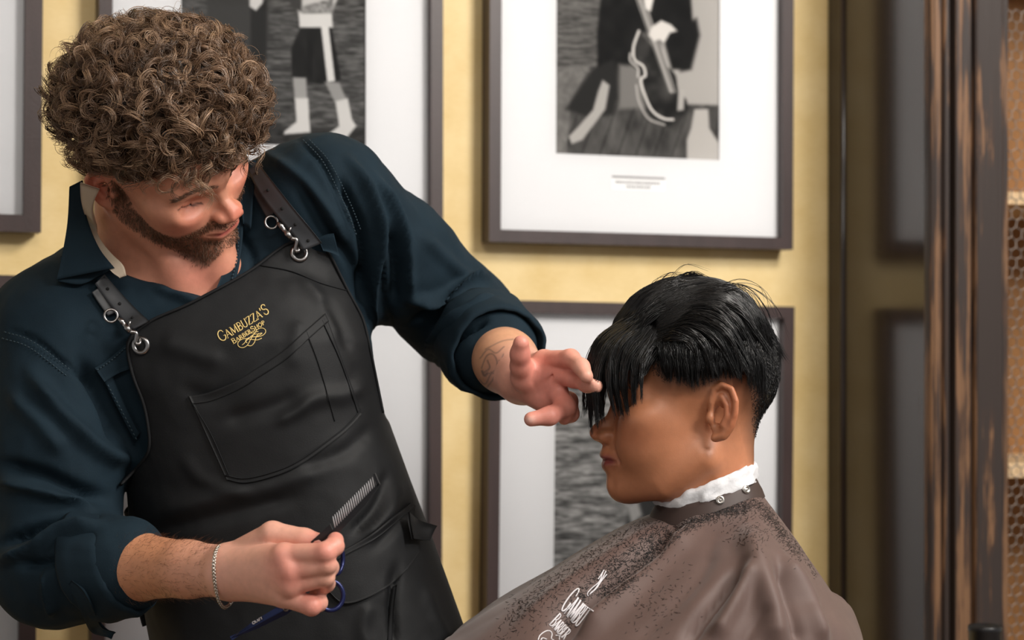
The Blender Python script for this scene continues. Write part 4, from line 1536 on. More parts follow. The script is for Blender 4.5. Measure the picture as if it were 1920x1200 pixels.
# scalp under the hair
SCALP = np.array([(110, 78), (96, 74), (62, 52), (30, 40), (6, 34), (-22, 30), (-40, -22), (-90, -30), (-100, 160), (110, 160)]) * 1e-3
scalp = np.clip((0.004 - poly2(hab[:, [0, 2]], SCALP)) / 0.01, 0, 1)
cb = mixc(cb, lin((52, 38, 30)), 0.95 * scalp[:, None])
brw = np.abs(hab[:, 2] - np.interp(hab[:, 1], [0.010, 0.03, 0.052], [0.029, 0.036, 0.028]))
brm = np.clip(1.1 - brw / 0.0034, 0, 1) * (hab[:, 1] > 0.009) * (hab[:, 1] < 0.054) * (hab[:, 0] > 0.06)
cb = mixc(cb, lin((84, 58, 44)), 0.8 * np.clip(brm, 0, 1)[:, None])
he = hab - np.array(BG['eye']) * 1e-3
lidm = np.clip(1.3 - np.abs(he[:, 2] - np.interp(he[:, 1], [.020, .027, .036, .048], [.006, .0055, .0095, .017])) / 0.0013, 0, 1) * (np.abs(he[:, 1] - 0.034) < 0.016) * (he[:, 0] > 0.07)
cb = mixc(cb, lin((64, 40, 34)), 0.9 * lidm[:, None])


def hand_cols(v, knuckles, tipsn):
    c = np.tile(lin((222, 166, 146)), (len(v), 1))
    for k, r in knuckles:
        w = np.exp(-((v - k) ** 2).sum(1) / r ** 2)[:, None]
        c = mixc(c, lin((216, 134, 120)), 0.75 * w)
    return c


cl = hand_cols(lv, [(P(1030, 715, -.01), .045), (P(977, 655, -.03), .03), (P(1095, 700, -.02), .03), (P(1030, 780, -.04), .04)], None)
lpx = PX(lv)
arm_t = ((lv - EL_L) @ (WR_L - EL_L)) / ((WR_L - EL_L) @ (WR_L - EL_L))
cl = mixc(cl, lin((206, 154, 122)), np.clip((0.98 - arm_t) * 6, 0, 1)[:, None])
tat = np.zeros(len(lv))
for pts, w_ in (([(903, 690), (912, 668), (924, 664), (932, 680), (926, 708), (912, 728), (906, 742)], 1.1), ([(905, 700), (918, 690), (914, 676)], 1.3), ([(900, 672), (915, 655), (930, 662), (945, 650)], 1.0),
                ([(910, 655), (940, 640), (962, 636)], 0.9), ([(930, 715), (940, 735), (945, 748)], 3.6), ([(946, 722), (958, 742)], 1.4), ([(918, 700), (934, 690), (944, 664)], 1.0),
                ([(899, 712), (910, 720), (922, 700), (936, 704)], 1.0), ([(904, 696), (908, 704), (914, 700)], 2.2), ([(936, 676), (944, 694), (938, 716)], 1.2), ([(952, 700), (960, 716), (966, 735)], 1.2)):
    tat = np.maximum(tat, stroke(lpx, pts, w_, 1.2))
tat *= (arm_t < 0.97)
cl = mixc(cl, lin((70, 72, 78)), 0.62 * tat[:, None])
nail = np.exp(-(((lpx - (994, 787)) / (9, 6)) ** 2).sum(1)) * (lv[:, 1] < -.04)
cl = mixc(cl, lin((228, 178, 164)), np.clip(nail * 1.2, 0, 1)[:, None])
crr = hand_cols(rv, [(P(533, 1046, -.21), .016), (P(545, 1080, -.22), .018), (P(610, 1036, -.23), .014), (P(628, 1012, -.21), .018), (P(588, 1136, -.21), .018), (P(602, 1014, -.19), .015)], None)
rpx = PX(rv)
arm_tr = ((rv - EL_R) @ (WR_R - EL_R)) / ((WR_R - EL_R) @ (WR_R - EL_R))
crr = mixc(crr, lin((200, 140, 106)), np.clip((1.05 - arm_tr) * 3, 0, 1)[:, None])
nail = np.exp(-(((rpx - (603, 1008)) / (8, 5)) ** 2).sum(1)) * (rv[:, 1] < -.185)
crr = mixc(crr, lin((234, 190, 178)), np.clip(nail * 1.3, 0, 1)[:, None])


def core_b(p):
    d = torso(p) + 0.014
    d = smin(d, chain(p, [SH_L, EL_L, lerp(EL_L, WR_L, .5)], [.036, .026, .026]), 0.03)
    d = smin(d, chain(p, [SH_R, EL_R, lerp(EL_R, WR_R, .3)], [.036, .030, .030]), 0.03)
    return d
kv, kq = mesh_sdf(core_b, (-0.60, -0.20, 0.62), (0.02, 0.42, 1.50), 0.012)
# lower legs are inside the trousers; keep the core above the waist out of the neck opening
BARB = empty('person', (P(500, 1200, .14)[0], 0.14, 0.0), 'curly-haired bearded barber in dark shirt and black apron, leaning over', 'person')
keep = ~((polycut(kv, VNECK) < 0.02) & (kv[:, 1] < 0.15))
kq = kq[keep[kq].all(1)]
vv, ff = join((bv, bq), (lv, lq), (rv, rq), (kv, kq))
mobj('body', vv, ff, m_skin_b, BARB, cols=np.concatenate([cb, cl, crr, np.tile(b_base, (len(kv), 1))]))

# ------------------------------------------------------------------ hair
m_hair_b = mat('brown_curly_hair', (0.1, 0.06, 0.04), rough=0.36, attr=True, spec=0.55)
HC = P(300, 194, -.016)
HR = np.array([.121, .118, .098])
def hull_k(p):
    return np.linalg.norm((p - HC) / HR, axis=-1)


def hair_ok(p, m=0.0):
    a = to_bh(p)
    k = np.interp(a[:, 0], [-.2, -.09, -.045, -.02, .005, .03, .06, .10, .13, .16], [-.06, -.045, -.03, .030, .036, .038, .045, .050, .05, .05])
    return a[:, 2] > k + m


def fill(p):
    d = (hull_k(p) - 0.80) * 0.095 + 0.006 * fbm(p * 55, 2, 3)
    a = to_bh(p)
    k = np.interp(a[:, 0], [-.2, -.09, -.045, -.02, .005, .03, .06, .10, .16], [-.05, -.035, -.018, .038, .046, .048, .060, .078, .085])
    return smax(d, (k - a[:, 2]) * BS, 0.01)
fv_, fq_ = mesh_sdf(fill, HC - HR * 1.15, HC + HR * 1.15, 0.003)
hair_parts = [(fv_, fq_)]
hair_cols = [np.tile(lin((50, 37, 29)), (len(fv_), 1))]


def curls(p0, p1, rad, turns, nst, K=24, r0=0.00034, tones=None):
    """clumps of coiled strands from p0 to p1 (n,3)"""
    n = len(p0)
    ax = p1 - p0
    L_ = np.linalg.norm(ax, axis=1, keepdims=True)
    ax = ax / (L_ + 1e-9)
    ref = rng.normal(0, 1, (n, 3))
    N = np.cross(ax, ref); N /= np.linalg.norm(N, axis=1, keepdims=True)
    Bn = np.cross(ax, N)
    t = np.linspace(0, 1, K)
    ph = rng.uniform(0, 2 * np.pi, n)
    sgn = rng.choice([-1, 1], n)
    out, col = [], []
    for s in range(nst):
        dph = rng.normal(0, 0.22, n)
        rr = rad * rng.uniform(0.75, 1.2, n)
        tl = turns * rng.uniform(0.92, 1.08, n)
        ang = ph[:, None] + dph[:, None] + sgn[:, None] * tl[:, None] * 2 * np.pi * (t[None] ** 1.15)
        env = np.interp(t, [0, 0.25, 0.8, 1], [0.35, 0.9, 1.0, 0.75])[None]
        off = rng.normal(0, 0.0011, (n, 1, 3)) + rng.normal(0, 0.0010, (n, 1, 3)) * t[None, :, None]
        c = p0[:, None] + ax[:, None] * (L_[:, None] * t[None, :, None]) + off
        q = c + (rr[:, None] * env)[..., None] * (np.cos(ang)[..., None] * N[:, None] + np.sin(ang)[..., None] * Bn[:, None])
        out.append(q)
        col.append(tones * rng.uniform(0.75, 1.25, (n, 1)))
    S = np.concatenate(out)
    R = r0 * np.interp(t, [0, .1, .8, 1], [.8, 1, .9, .3])[None] * rng.uniform(0.6, 1.5, (len(S), 1))
    v, f = strands(S, R, 3)
    C = np.repeat(np.concatenate(col), K * 3, 0)
    return (v, f), C


def sample_hull(n, lo, hi):
    d = rng.normal(0, 1, (n * 6, 3))
    d /= np.linalg.norm(d, axis=1, keepdims=True)
    d = d[(d[:, 1] < 0.45)]                          # the side turned away needs few
    p = HC + d * HR * 0.95
    ok = hair_ok(p)
    d = d[ok][:n]
    k0 = rng.uniform(*lo, (len(d), 1)); k1 = rng.uniform(*hi, (len(d), 1))
    nrm_ = d / HR; nrm_ /= np.linalg.norm(nrm_, axis=1, keepdims=True)
    tang = rng.normal(0, 1, (len(d), 3)) + np.array([0.5, -.2, -0.9])
    tang -= nrm_ * (tang * nrm_).sum(1, keepdims=True)
    tang /= np.linalg.norm(tang, axis=1, keepdims=True)
    p0 = HC + d * HR * k0
    p1 = HC + d * HR * k1 + tang * rng.uniform(0.008, 0.034, (len(d), 1))
    kk = hull_k(p1)[:, None]
    p1 = np.where(kk > 1.0, HC + (p1 - HC) / kk * rng.uniform(0.94, 1.01, kk.shape), p1)
    return p0, p1


def tones_for(n):
    base = np.stack([lin((132, 104, 82)), lin((108, 82, 62)), lin((160, 130, 104)), lin((88, 66, 50))])
    return base[rng.integers(0, 4, n)]


for n, lo, hi, rad, turns, nst in ((330, (.70, .80), (.86, .97), .0095, 1.3, 13), (200, (.72, .84), (.92, 1.0), .0075, 1.5, 9), (190, (.76, .86), (.88, .98), .0125, 1.05, 14)):
    p0, p1 = sample_hull(n, lo, hi)
    m_, c_ = curls(p0, p1, rad, turns, nst, tones=tones_for(len(p0)))
    hair_parts.append(m_); hair_cols.append(c_)
# fly-away single hairs
p0, p1 = sample_hull(420, (.85, .95), (.98, 1.08))
m_, c_ = curls(p0, p1, .0085, 1.1, 1, K=18, r0=0.00022, tones=tones_for(len(p0)))
hair_parts.append(m_); hair_cols.append(c_)
# locks falling over the forehead and temple
fore = [((330, 322, -.075), (338, 372, -.085)), ((352, 318, -.08), (372, 372, -.085)), ((372, 318, -.075), (392, 392, -.08)), ((382, 312, -.07), (398, 380, -.078)), ((300, 330, -.085), (312, 362, -.09)),
        ((280, 330, -.085), (276, 362, -.09)), ((460, 262, -.04), (478, 318, -.05)), ((470, 252, -.035), (492, 322, -.04)), ((440, 268, -.05), (452, 312, -.056)), ((420, 280, -.058), (424, 318, -.066)), ((482, 236, -.03), (508, 280, -.03)),
        ((400, 290, -.064), (404, 330, -.072)), ((345, 322, -.082), (352, 350, -.088)), ((320, 326, -.085), (322, 356, -.09)), ((250, 330, -.08), (246, 356, -.08)), ((362, 320, -.08), (366, 362, -.086)),
        ((476, 270, -.036), (470, 330, -.044)), ((456, 270, -.04), (440, 300, -.06)), ((410, 285, -.06), (440, 308, -.066)), ((388, 300, -.07), (384, 352, -.078))]
p0 = np.array([P(*a) for a, b_ in fore]); p1 = np.array([P(*b_) for a, b_ in fore])
m_, c_ = curls(p0, p1, .0075, 0.95, 8, K=26, r0=0.00022, tones=tones_for(len(p0)))
hair_parts.append(m_); hair_cols.append(c_)
vv, ff = join(*hair_parts)
mobj('hair', vv, ff, m_hair_b, BARB, cols=np.concatenate(hair_cols))

# ------------------------------------------------------------------ beard and brows
sel = np.where((beard > 0.25) & (hb[:, 1] > -0.05) & (hb[:, 2] > -0.094))[0]
pick = rng.choice(sel, 3600)
nb_ = vnormals(bv, bq)[pick]
rt = bv[pick] + rng.normal(0, 0.0008, (len(pick), 3))
flow = np.tile(np.array([0.15, 0.0, -1.0]) @ BR, (len(pick), 1)) + rng.normal(0, 0.35, (len(pick), 3))
flow -= nb_ * (flow * nb_).sum(1, keepdims=True)
flow /= np.linalg.norm(flow, axis=1, keepdims=True)
ln = 0.0048 * rng.uniform(0.5, 1.3, len(pick)) * np.clip(beard[pick] + .2, .4, 1)
tt = np.linspace(0, 1, 4)[None, :, None]
S = rt[:, None] + ln[:, None, None] * (nb_[:, None] * (0.8 * tt - 0.35 * tt ** 2) + flow[:, None] * (0.8 * tt ** 1.4))
selb = np.where(brm > 0.3)[0]
pb_ = rng.choice(selb, 300)
nn2 = vnormals(bv, bq)[pb_]
fl2 = np.tile(np.array([-0.5, 0.0, 0.25]) @ BR, (len(pb_), 1)) + np.sign(hb[pb_, 1:2]) * (np.array([0, .6, 0]) @ BR) + rng.normal(0, .2, (len(pb_), 3))
fl2 /= np.linalg.norm(fl2, axis=1, keepdims=True)
S2 = bv[pb_][:, None] + 0.006 * (nn2[:, None] * (0.25 * tt - 0.15 * tt ** 2) + fl2[:, None] * tt)
v1 = strands(S, 0.00028 * np.array([1, 1, .8, .3])[None], 3)
v2 = strands(S2, 0.00028 * np.array([1, 1, .8, .3])[None], 3)
m_beard = mat('brown_beard', lin((104, 74, 54)), rough=0.45, var=0.4, vscale=300)
vv, ff = join(v1, v2)
mobj('beard', vv, ff, m_beard, BARB)

# ------------------------------------------------------------------ fine hair on the right forearm
sel = np.where((arm_tr > 0.5) & (arm_tr < 1.0))[0]
pick = rng.choice(sel, 1500)
nb_ = vnormals(rv, rq)[pick]
fl3 = np.tile((WR_R - EL_R) / np.linalg.norm(WR_R - EL_R), (len(pick), 1)) + rng.normal(0, .3, (len(pick), 3))
S3 = rv[pick][:, None] + (0.007 * rng.uniform(.5, 1.3, (len(pick), 1, 1))) * (nb_[:, None] * (0.7 * tt - 0.3 * tt ** 2) + fl3[:, None] * tt)
v3, f3 = strands(S3, 0.00009 * np.array([1, 1, .8, .4])[None], 3)
mobj('arm_hair', v3, f3, m_beard, BARB)

# ------------------------------------------------------------------ shirt
m_shirt = mat('dark_teal_cotton', lin((22, 38, 48)), rough=0.85, spec=0.2, sheen=0.0, var=0.14, vscale=25, bump=0.12, bscale=900)
m_seam = mat('teal_stitching', lin((40, 58, 68)), rough=0.8)
m_beige = mat('beige_collar_lining', lin((196, 180, 160)), rough=0.85, bump=0.1, bscale=600)
sv, sq = grow_box(shirt_open, P(-260, 1330, -.20), P(1040, 215, .42) + np.array([0, 0, .04]), 0.0039)
folds = [([(560, 262), (600, 300), (640, 380), (664, 440)], 7, -0.0028),              # armhole seam
         ([(655, 300), (690, 360), (712, 440), (700, 540), (694, 620)], 11, 0.0065),
         ([(640, 340), (676, 420), (684, 500), (676, 560)], 10, -0.0075),
         ([(700, 330), (750, 420), (766, 500), (770, 560)], 10, 0.0055),
         ([(735, 430), (742, 500), (738, 580)], 12, -0.006),
         ([(770, 562), (820, 560), (880, 530), (912, 520)], 11, 0.0075),
         ([(780, 600), (840, 590), (900, 560)], 11, -0.0075),
         ([(800, 660), (845, 610), (900, 575), (930, 562)], 8, 0.006),
         ([(815, 680), (862, 630), (910, 600)], 7, -0.006),
         ([(740, 640), (720, 560), (715, 480)], 9, -0.004),
         ([(790, 440), (850, 500), (890, 530)], 14, 0.003),
         ([(560, 340), (600, 420), (650, 480), (690, 560)], 14, -0.004),
         ([(500, 290), (560, 330), (620, 400), (640, 450)], 12, 0.0035),
         ([(0, 870), (80, 890), (150, 920), (200, 935)], 14, -0.007),
         ([(0, 900), (90, 925), (170, 950)], 12, 0.006),
         ([(0, 1052), (60, 1030), (120, 1000), (190, 985)], 12, 0.007),
         ([(0, 1020), (80, 990), (180, 965)], 11, -0.007),
         ([(40, 1060), (110, 1050), (170, 1010)], 9, -0.005),
         ([(60, 700), (120, 780), (200, 850), (250, 860)], 18, 0.006),
         ([(150, 680), (200, 760), (225, 830)], 16, -0.007),
         ([(20, 620), (70, 640), (130, 690), (180, 720)], 6, -0.0025),
         ([(20, 740), (80, 800), (120, 850)], 20, 0.004),
         ([(90, 1070), (92, 1110), (100, 1150)], 9, 0.004),
         ([(290, 540), (340, 556), (390, 575)], 8, 0.003), ([(430, 420), (470, 470), (480, 520)], 9, -0.003)]
nr = vnormals(sv, sq)
spx = PX(sv)
amt = 2.5 * ridge(spx, [(a_1, b_1 * .82, c_1) for a_1, b_1, c_1 in folds]) * np.clip(-nr[:, 1] * 1.6 + 0.45, 0, 1)
amt += 0.0022 * fbm(sv * np.array([26, 26, 20]), 3, 21)
sv = sv + nr * amt[:, None]
SHIRT = mobj('shirt', sv, sq, m_shirt, BARB)


def casted(f, L_, R_, nu, nv, off, lift=None, ycap=None):
    """grid between two photo polylines laid on surface f"""
    A = spline(L_, nu); B = spline(R_, nu)
    w = np.linspace(0, 1, nv)[None, :, None]
    g = A[:, None] * (1 - w) + B[:, None] * w
    p = cast(f, g.reshape(-1, 2), off)
    if ycap is not None:
        yc_ = np.interp(np.linspace(0, 1, nu), np.linspace(0, 1, len(ycap)), ycap)
        cap_ = np.repeat(yc_, nv)
        k__ = np.minimum(p[:, 1], cap_)
        p = CAM + (p - CAM) * ((D0 + k__) / (D0 + p[:, 1]))[:, None]
    G = smooth_depth(p, (nu, nv), 3)
    if lift is not None:
        d = G - CAM
        G = G - d / np.linalg.norm(d, axis=2, keepdims=True) * lift
    return G


shf = lambda p: np.minimum(shirt(p), bust_b(p))
# collar leaf on the left, its beige lining, the stand
G = casted(shirt, [(154, 338), (160, 400), (184, 462), (214, 502)], [(130, 350), (126, 420), (114, 490), (106, 524)], 26, 10, 0.008, ycap=[.05, .035, .02, .015])
v, f = sheet(G, 0.003); mobj('collar', v, f, m_shirt, SHIRT)
G = casted(shirt, [(212, 502), (180, 520), (150, 532), (108, 526)], [(182, 462), (165, 470), (140, 480), (114, 480)], 16, 8, 0.0095)
v, f = sheet(G, 0.003); mobj('collar', v, f, m_shirt, SHIRT)
G = casted(shf, [(186, 356), (174, 384), (174, 408), (187, 446), (208, 474), (230, 496), (236, 516)], [(150, 344), (152, 376), (160, 408), (174, 452), (190, 484), (208, 508), (224, 520)], 34, 8, 0.009, ycap=[.06, .05, .03, .012])
v, f = sheet(G, 0.0025); mobj('collar_lining', v, f, m_beige, SHIRT)
from_px = lambda c, f_, off: cast(f_, [c], off)[0]
c = from_px((212, 497), bust_b, 0.0075); v, f = disc_on(c, np.array([0.1, -1, .2]), [(0, .001), (.0012, .001), (.0016, .0)], 10)
mobj('buttonhole', v, f, mat('dark_thread', lin((60, 52, 46)), rough=.9), SHIRT)
# right-hand placket and collar edge beside the face
G = casted(shirt, [(452, 330), (456, 400), (452, 470), (440, 530), (425, 560)], [(424, 340), (432, 410), (426, 470), (414, 520), (398, 556)], 26, 8, 0.006)
v, f = sheet(G, 0.003); mobj('placket', v, f, m_shirt, SHIRT)
G = casted(shirt, [(478, 300), (474, 370), (470, 430)], [(440, 318), (450, 370), (456, 420)], 16, 6, 0.008)
v, f = sheet(G, 0.003); mobj('collar', v, f, m_shirt, SHIRT)
# chest pocket edges peeping out beside the apron
for L_, R_ in (([(178, 690), (205, 672), (242, 640)], [(196, 716), (222, 700), (250, 690)]), ([(196, 716), (218, 760), (252, 826)], [(212, 706), (240, 770), (262, 812)]), ([(596, 446), (612, 440), (626, 438)], [(606, 470), (622, 474), (636, 480)])):
    G = casted(shirt, L_, R_, 14, 6, 0.004)
    v, f = sheet(G, 0.002); mobj('pocket_flap', v, f, m_shirt, SHIRT)


def stitch(pts, n, off, r=0.0007, f_=None, dash=True):
    q = cast(f_ or shirt, spline(pts, n * 2), off)
    segs_ = [tube(q[i:i + 2], r, 5) for i in range(0, len(q) - 1, 2)] if dash else [tube(q, r, 5)]
    return join(*segs_)


v, f = join(stitch([(568, 262), (606, 304), (646, 384), (668, 440)], 34, 0.002), stitch([(580, 262), (618, 304), (656, 380), (676, 430)], 34, 0.002),
            stitch([(8, 622), (60, 640), (130, 692)], 20, 0.002), stitch([(4, 634), (56, 652), (124, 704)], 20, 0.002),
            stitch([(446, 400), (446, 470), (434, 530)], 20, 0.0075),
            stitch([(182, 694), (206, 678), (240, 648)], 12, 0.005), stitch([(202, 722), (226, 766), (256, 824)], 14, 0.005))
tag(mobj('stitching', v, f, m_seam, SHIRT), kind='stuff')


# rolled cuffs
def cuff(a, b, t0, t1, r0, r1, th, seed, tilt=(0, 0, 0)):
    ax = (b - a) / np.linalg.norm(b - a)
    ax2 = ax + np.asarray(tilt); ax2 /= np.linalg.norm(ax2)
    u = np.cross(ax2, [0, 0, 1.0]); u /= np.linalg.norm(u); w = np.cross(u, ax2)
    na = 80
    ang = np.arange(na) / na * 2 * np.pi
    c0, c1 = lerp(a, b, t0), lerp(a, b, t1)
    L_ = np.linalg.norm(c1 - c0)
    prof = [(0.0, r0 - .002), (0.02, r0 + th * .7), (0.12, r0 + th), (0.35, lerp(r0, r1, .35) + th * .8), (0.6, lerp(r0, r1, .6) + th * .9), (0.85, lerp(r0, r1, .85) + th), (0.97, r1 + th * .8), (1.0, r1 + th * .3), (0.97, r1), (0.5, r1 - .004)]
    G = []
    for s, r in prof:
        n_ = 0.0030 * fbm(np.stack([np.cos(ang) * 2.2, np.sin(ang) * 2.2, np.full(na, s * 2.5)], -1), 3, seed)
        G.append(c0 + (c1 - c0) * s + (r + n_)[:, None] * (np.cos(ang)[:, None] * u + np.sin(ang)[:, None] * w))
    G = np.stack(G, 1)
    return G.reshape(-1, 3), grid_faces(na, len(prof), wrap=True)


v, f = cuff(EL_L, WR_L, .38, .66, .055, .051, .006, 31); mobj('cuff', v, f, m_shirt, SHIRT)
v, f = cuff(EL_R, WR_R, .26, .47, .056, .044, .006, 37, (0.25, 0, .35)); mobj('cuff', v, f, m_shirt, SHIRT)

# buttoned roll-up tab at the right elbow
G = casted(shirt, [(122, 1104), (140, 1124), (156, 1158), (172, 1186), (206, 1196)], [(134, 1088), (156, 1108), (176, 1146), (190, 1176), (214, 1186)], 30, 6, 0.007)
v, f = sheet(G, 0.003); mobj('sleeve_tab', v, f, m_shirt, SHIRT)

# trousers and shoes (below the frame)
m_trs = mat('dark_trousers', lin((30, 32, 36)), rough=0.85)
hipz = 0.78
def trs(p):
    d = ellip(p, (P(600, 1500, .14)[0], .15, .74), (.17, .12, .16))
    for s in (-1, 1):
        x = P(600, 1500, .14)[0] + s * .09
        d = smin(d, chain(p, [(x, .15, .72), (x, .14, .42), (x, .17, .06)], [.085, .062, .055]), 0.03)
    return d
v, f = mesh_sdf(trs, (-.50, -.02, .03), (.10, .34, .93), 0.010)
mobj('trousers', v, f, m_trs, BARB)
for s in (-1, 1):
    x = P(600, 1500, .14)[0] + s * .09
    fsh = lambda p: smax(smin(ellip(p, (x, .06, .035), (.048, .14, .05)), ellip(p, (x, .16, .05), (.045, .06, .06)), .02), .004 - p[:, 2], .004)
    v, f = mesh_sdf(fsh, (x - .07, -.12, -.01), (x + .07, .25, .13), 0.008)
    mobj('shoe', v, f, m_blk, BARB)
# ================================================================== apron
from mathutils.bvhtree import BVHTree
m_apron = mat('black_waxed_cotton', lin((21, 22, 24)), rough=0.6, sheen=0.0, var=0.22, vscale=18, bump=0.08, bscale=800, spec=0.25)
m_bind = mat('black_binding', lin((26, 27, 29)), rough=0.75, spec=0.2)
m_strap = mat('dark_leather', lin((50, 52, 56)), rough=0.42, var=0.1, vscale=40, spec=0.5)
m_steel = mat('brushed_steel', lin((150, 148, 148)), rough=0.28, metal=1.0)
m_gold = mat('gold_embroidery', lin((226, 198, 128)), rough=0.55)
m_hole = mat('strap_hole', lin((6, 6, 7)), rough=0.9)

TOP = [(254, 618), (287, 596), (343, 572), (386, 550), (443, 520), (482, 496), (510, 474), (535, 457), (562, 447), (592, 450), (618, 470)]
RIGHT = [(618, 470), (636, 506), (660, 554), (682, 594), (694, 640), (704, 690), (722, 780)]
LEFT = [(254, 618), (240, 634), (236, 656), (246, 705), (266, 757), (276, 809), (276, 850), (250, 884), (222, 915), (215, 960)]
OUT = np.concatenate([spline(TOP, 40), spline(RIGHT, 30)[1:], np.array([(790, 870), (860, 950), (960, 1150), (1000, 1450), (240, 1450), (205, 1100)]), spline(LEFT, 40)[::-1][:-1]])


def apron_f(p):
    d = torso(p) - 0.0075
    m = d < 0.045
    d[m] = smax(smax(d[m], polycut(p[m], OUT), 0.002), p[m][:, 1] - 0.155, 0.002)
    return d


av, aq = grow_box(apron_f, P(190, 1480, -.06), P(930, 425, .19), 0.0037)
an = vnormals(av, aq)
apx = PX(av)
ap_folds = [([(330, 720), (400, 745), (470, 700), (520, 650)], 16, -0.003), ([(560, 760), (600, 745), (650, 740), (690, 720)], 14, 0.0055), ([(520, 790), (560, 770), (575, 755)], 9, 0.005),
            ([(420, 790), (520, 760), (560, 740)], 14, -0.005), ([(300, 960), (420, 930), (520, 910), (620, 870)], 16, 0.004), ([(280, 1000), (420, 965), (560, 930)], 14, -0.005),
            ([(680, 1010), (730, 960), (755, 900)], 12, 0.0055), ([(660, 1000), (705, 950), (730, 880)], 10, -0.0055), ([(700, 1030), (750, 975), (775, 930)], 9, -0.004),
            ([(300, 640), (360, 660), (420, 680)], 18, 0.004), ([(600, 560), (630, 600), (660, 660)], 12, -0.004), ([(560, 520), (600, 560), (640, 640)], 12, 0.004),
            ([(560, 880), (640, 850), (700, 800)], 14, -0.004), ([(745, 1060), (735, 1130), (740, 1210)], 8, -0.006), ([(690, 1130), (680, 1180), (690, 1220)], 14, 0.004), ([(800, 1100), (820, 1160), (850, 1210)], 12, 0.004),
            ([(560, 600), (555, 640), (545, 690)], 14, 0.003), ([(340, 850), (380, 900), (470, 930)], 14, 0.003)]
av = av + an * ((ridge(apx, ap_folds) + 0.0012 * fbm(av * np.array([22, 22, 22]), 3, 55)) * np.clip(-an[:, 1] * 1.6, 0, 1))[:, None]
APRON = mobj('apron', av, aq, m_apron, BARB)
A_BVH = BVHTree.FromPolygons(av.tolist(), aq.tolist())


def bcast(bvh, pxy, off=0.0, fallback=None):
    pxy = np.asarray(pxy, float).reshape(-1, 2)
    out, nrm_ = [], []
    last = None
    for x, y in pxy:
        d = Vector(((x - 960) / FPX, 1.0, (HY - y) / FPX)).normalized()
        h, n, i, t = bvh.ray_cast(Vector(CAM), d, 6.0)
        if h is None:
            if fallback is not None:
                h = Vector(P(x, y, fallback)); n = Vector((0, -1, 0))
            else:
                h, n = last if last else (Vector(P(x, y, 0.03)), Vector((0, -1, 0)))
        if n.y > 0: n = -n
        last = (h, n)
        out.append(np.array(h - d * off)); nrm_.append(np.array(n))
    return np.array(out), np.array(nrm_)


def bsheet(bvh, L_, R_, nu, nv, off, th, it=3):
    A = spline(L_, nu); B = spline(R_, nu)
    w = np.linspace(0, 1, nv)[None, :, None]
    g = (A[:, None] * (1 - w) + B[:, None] * w).reshape(-1, 2)
    p, _ = bcast(bvh, g, off)
    return sheet(smooth_depth(p, (nu, nv), it), th)


# edge binding
edge = np.concatenate([spline(LEFT[::-1], 60)[8:], spline(TOP, 60)[1:], spline(RIGHT, 40)[1:]])
ins = edge + (np.array([450, 700]) - edge) / np.linalg.norm(np.array([450, 700]) - edge, axis=1, keepdims=True) * 3.5
bp_, _ = bcast(A_BVH, ins, 0.0006)
k_ = np.ones(5) / 5
for d_ in range(3):
    pad = np.pad(bp_[:, d_], 2, mode='edge'); bp_[:, d_] = np.convolve(pad, k_, 'valid')
v, f = tube(bp_, 0.0030, 8, flat=0.6)
mobj('binding', v, f, m_bind, APRON)
# bib pocket with a raised rim and stitched edges
PT = [(354, 742), (391, 736), (443, 714), (477, 693), (529, 659), (575, 618), (610, 587)]
PB = [(425, 899), (460, 905), (510, 894), (560, 873), (633, 822), (660, 798), (679, 776)]
v, f = bsheet(A_BVH, PT, PB, 60, 44, 0.0030, 0.0025)
POCK = mobj('pocket', v, f, m_apron, APRON)
up = lambda pts, dx, dy: [(a + dx, b_ + dy) for a, b_ in pts]
v, f = bsheet(A_BVH, PT, up(PT, 7, 15), 60, 6, 0.0044, 0.003)
mobj('pocket_hem', v, f, m_apron, POCK)
P_BVH = A_BVH
v, f = join(stitch([(372, 762), (404, 815), (436, 890)], 30, 0, f_=None, dash=False) if False else tube(bcast(A_BVH, spline([(360, 755), (396, 815), (430, 893)], 30), 0.004)[0], 0.0006, 5),
            tube(bcast(A_BVH, spline(up(PB, -2, -8), 40), 0.004)[0], 0.0007, 5), tube(bcast(A_BVH, spline([(604, 600), (640, 680), (672, 775)], 30), 0.004)[0], 0.0006, 5),
            tube(bcast(A_BVH, spline([(575, 622), (600, 690), (628, 790)], 30), 0.004)[0], 0.0005, 5), tube(bcast(A_BVH, spline([(482, 496), (545, 508), (600, 530), (652, 545)], 30), 0.0012)[0], 0.0007, 5))
tag(mobj('stitching', v, f, m_bind, APRON), kind='stuff')
# waist pouch and the lower seam
v, f = bsheet(A_BVH, [(590, 1066), (642, 1036), (700, 1004), (745, 968), (776, 944)], [(612, 1104), (646, 1131), (700, 1116), (752, 1080), (788, 1034)], 46, 24, 0.006, 0.004)
mobj('waist_pouch', v, f, m_apron, APRON)
v, f = bsheet(A_BVH, [(590, 1062), (642, 1032), (700, 1000), (745, 964), (774, 940)], [(594, 1072), (646, 1042), (704, 1010), (749, 974), (780, 950)], 46, 4, 0.0085, 0.003)
mobj('pouch_hem', v, f, m_apron, APRON)
fl = np.array([P(772, 946, .075), P(800, 966, .07), P(820, 986, .065), P(804, 1016, .065), P(784, 1034, .06)])
G = np.stack([spline([P(768, 960, .05), P(786, 975, .065), P(820, 986, .075)], 8), spline([P(770, 980, .045), P(790, 992, .06), P(815, 994, .07)], 8), spline([P(776, 1010, .04), P(790, 1012, .055), P(806, 1014, .065)], 8)], 1)
v, f = sheet(G, 0.003); mobj('pouch_flap', v, f, m_apron, APRON)
v, f = bsheet(A_BVH, [(736, 1100), (730, 1150), (726, 1230)], [(744, 1096), (738, 1150), (735, 1230)], 24, 3, 0.003, 0.002)
mobj('skirt_seam', v, f, m_bind, APRON)


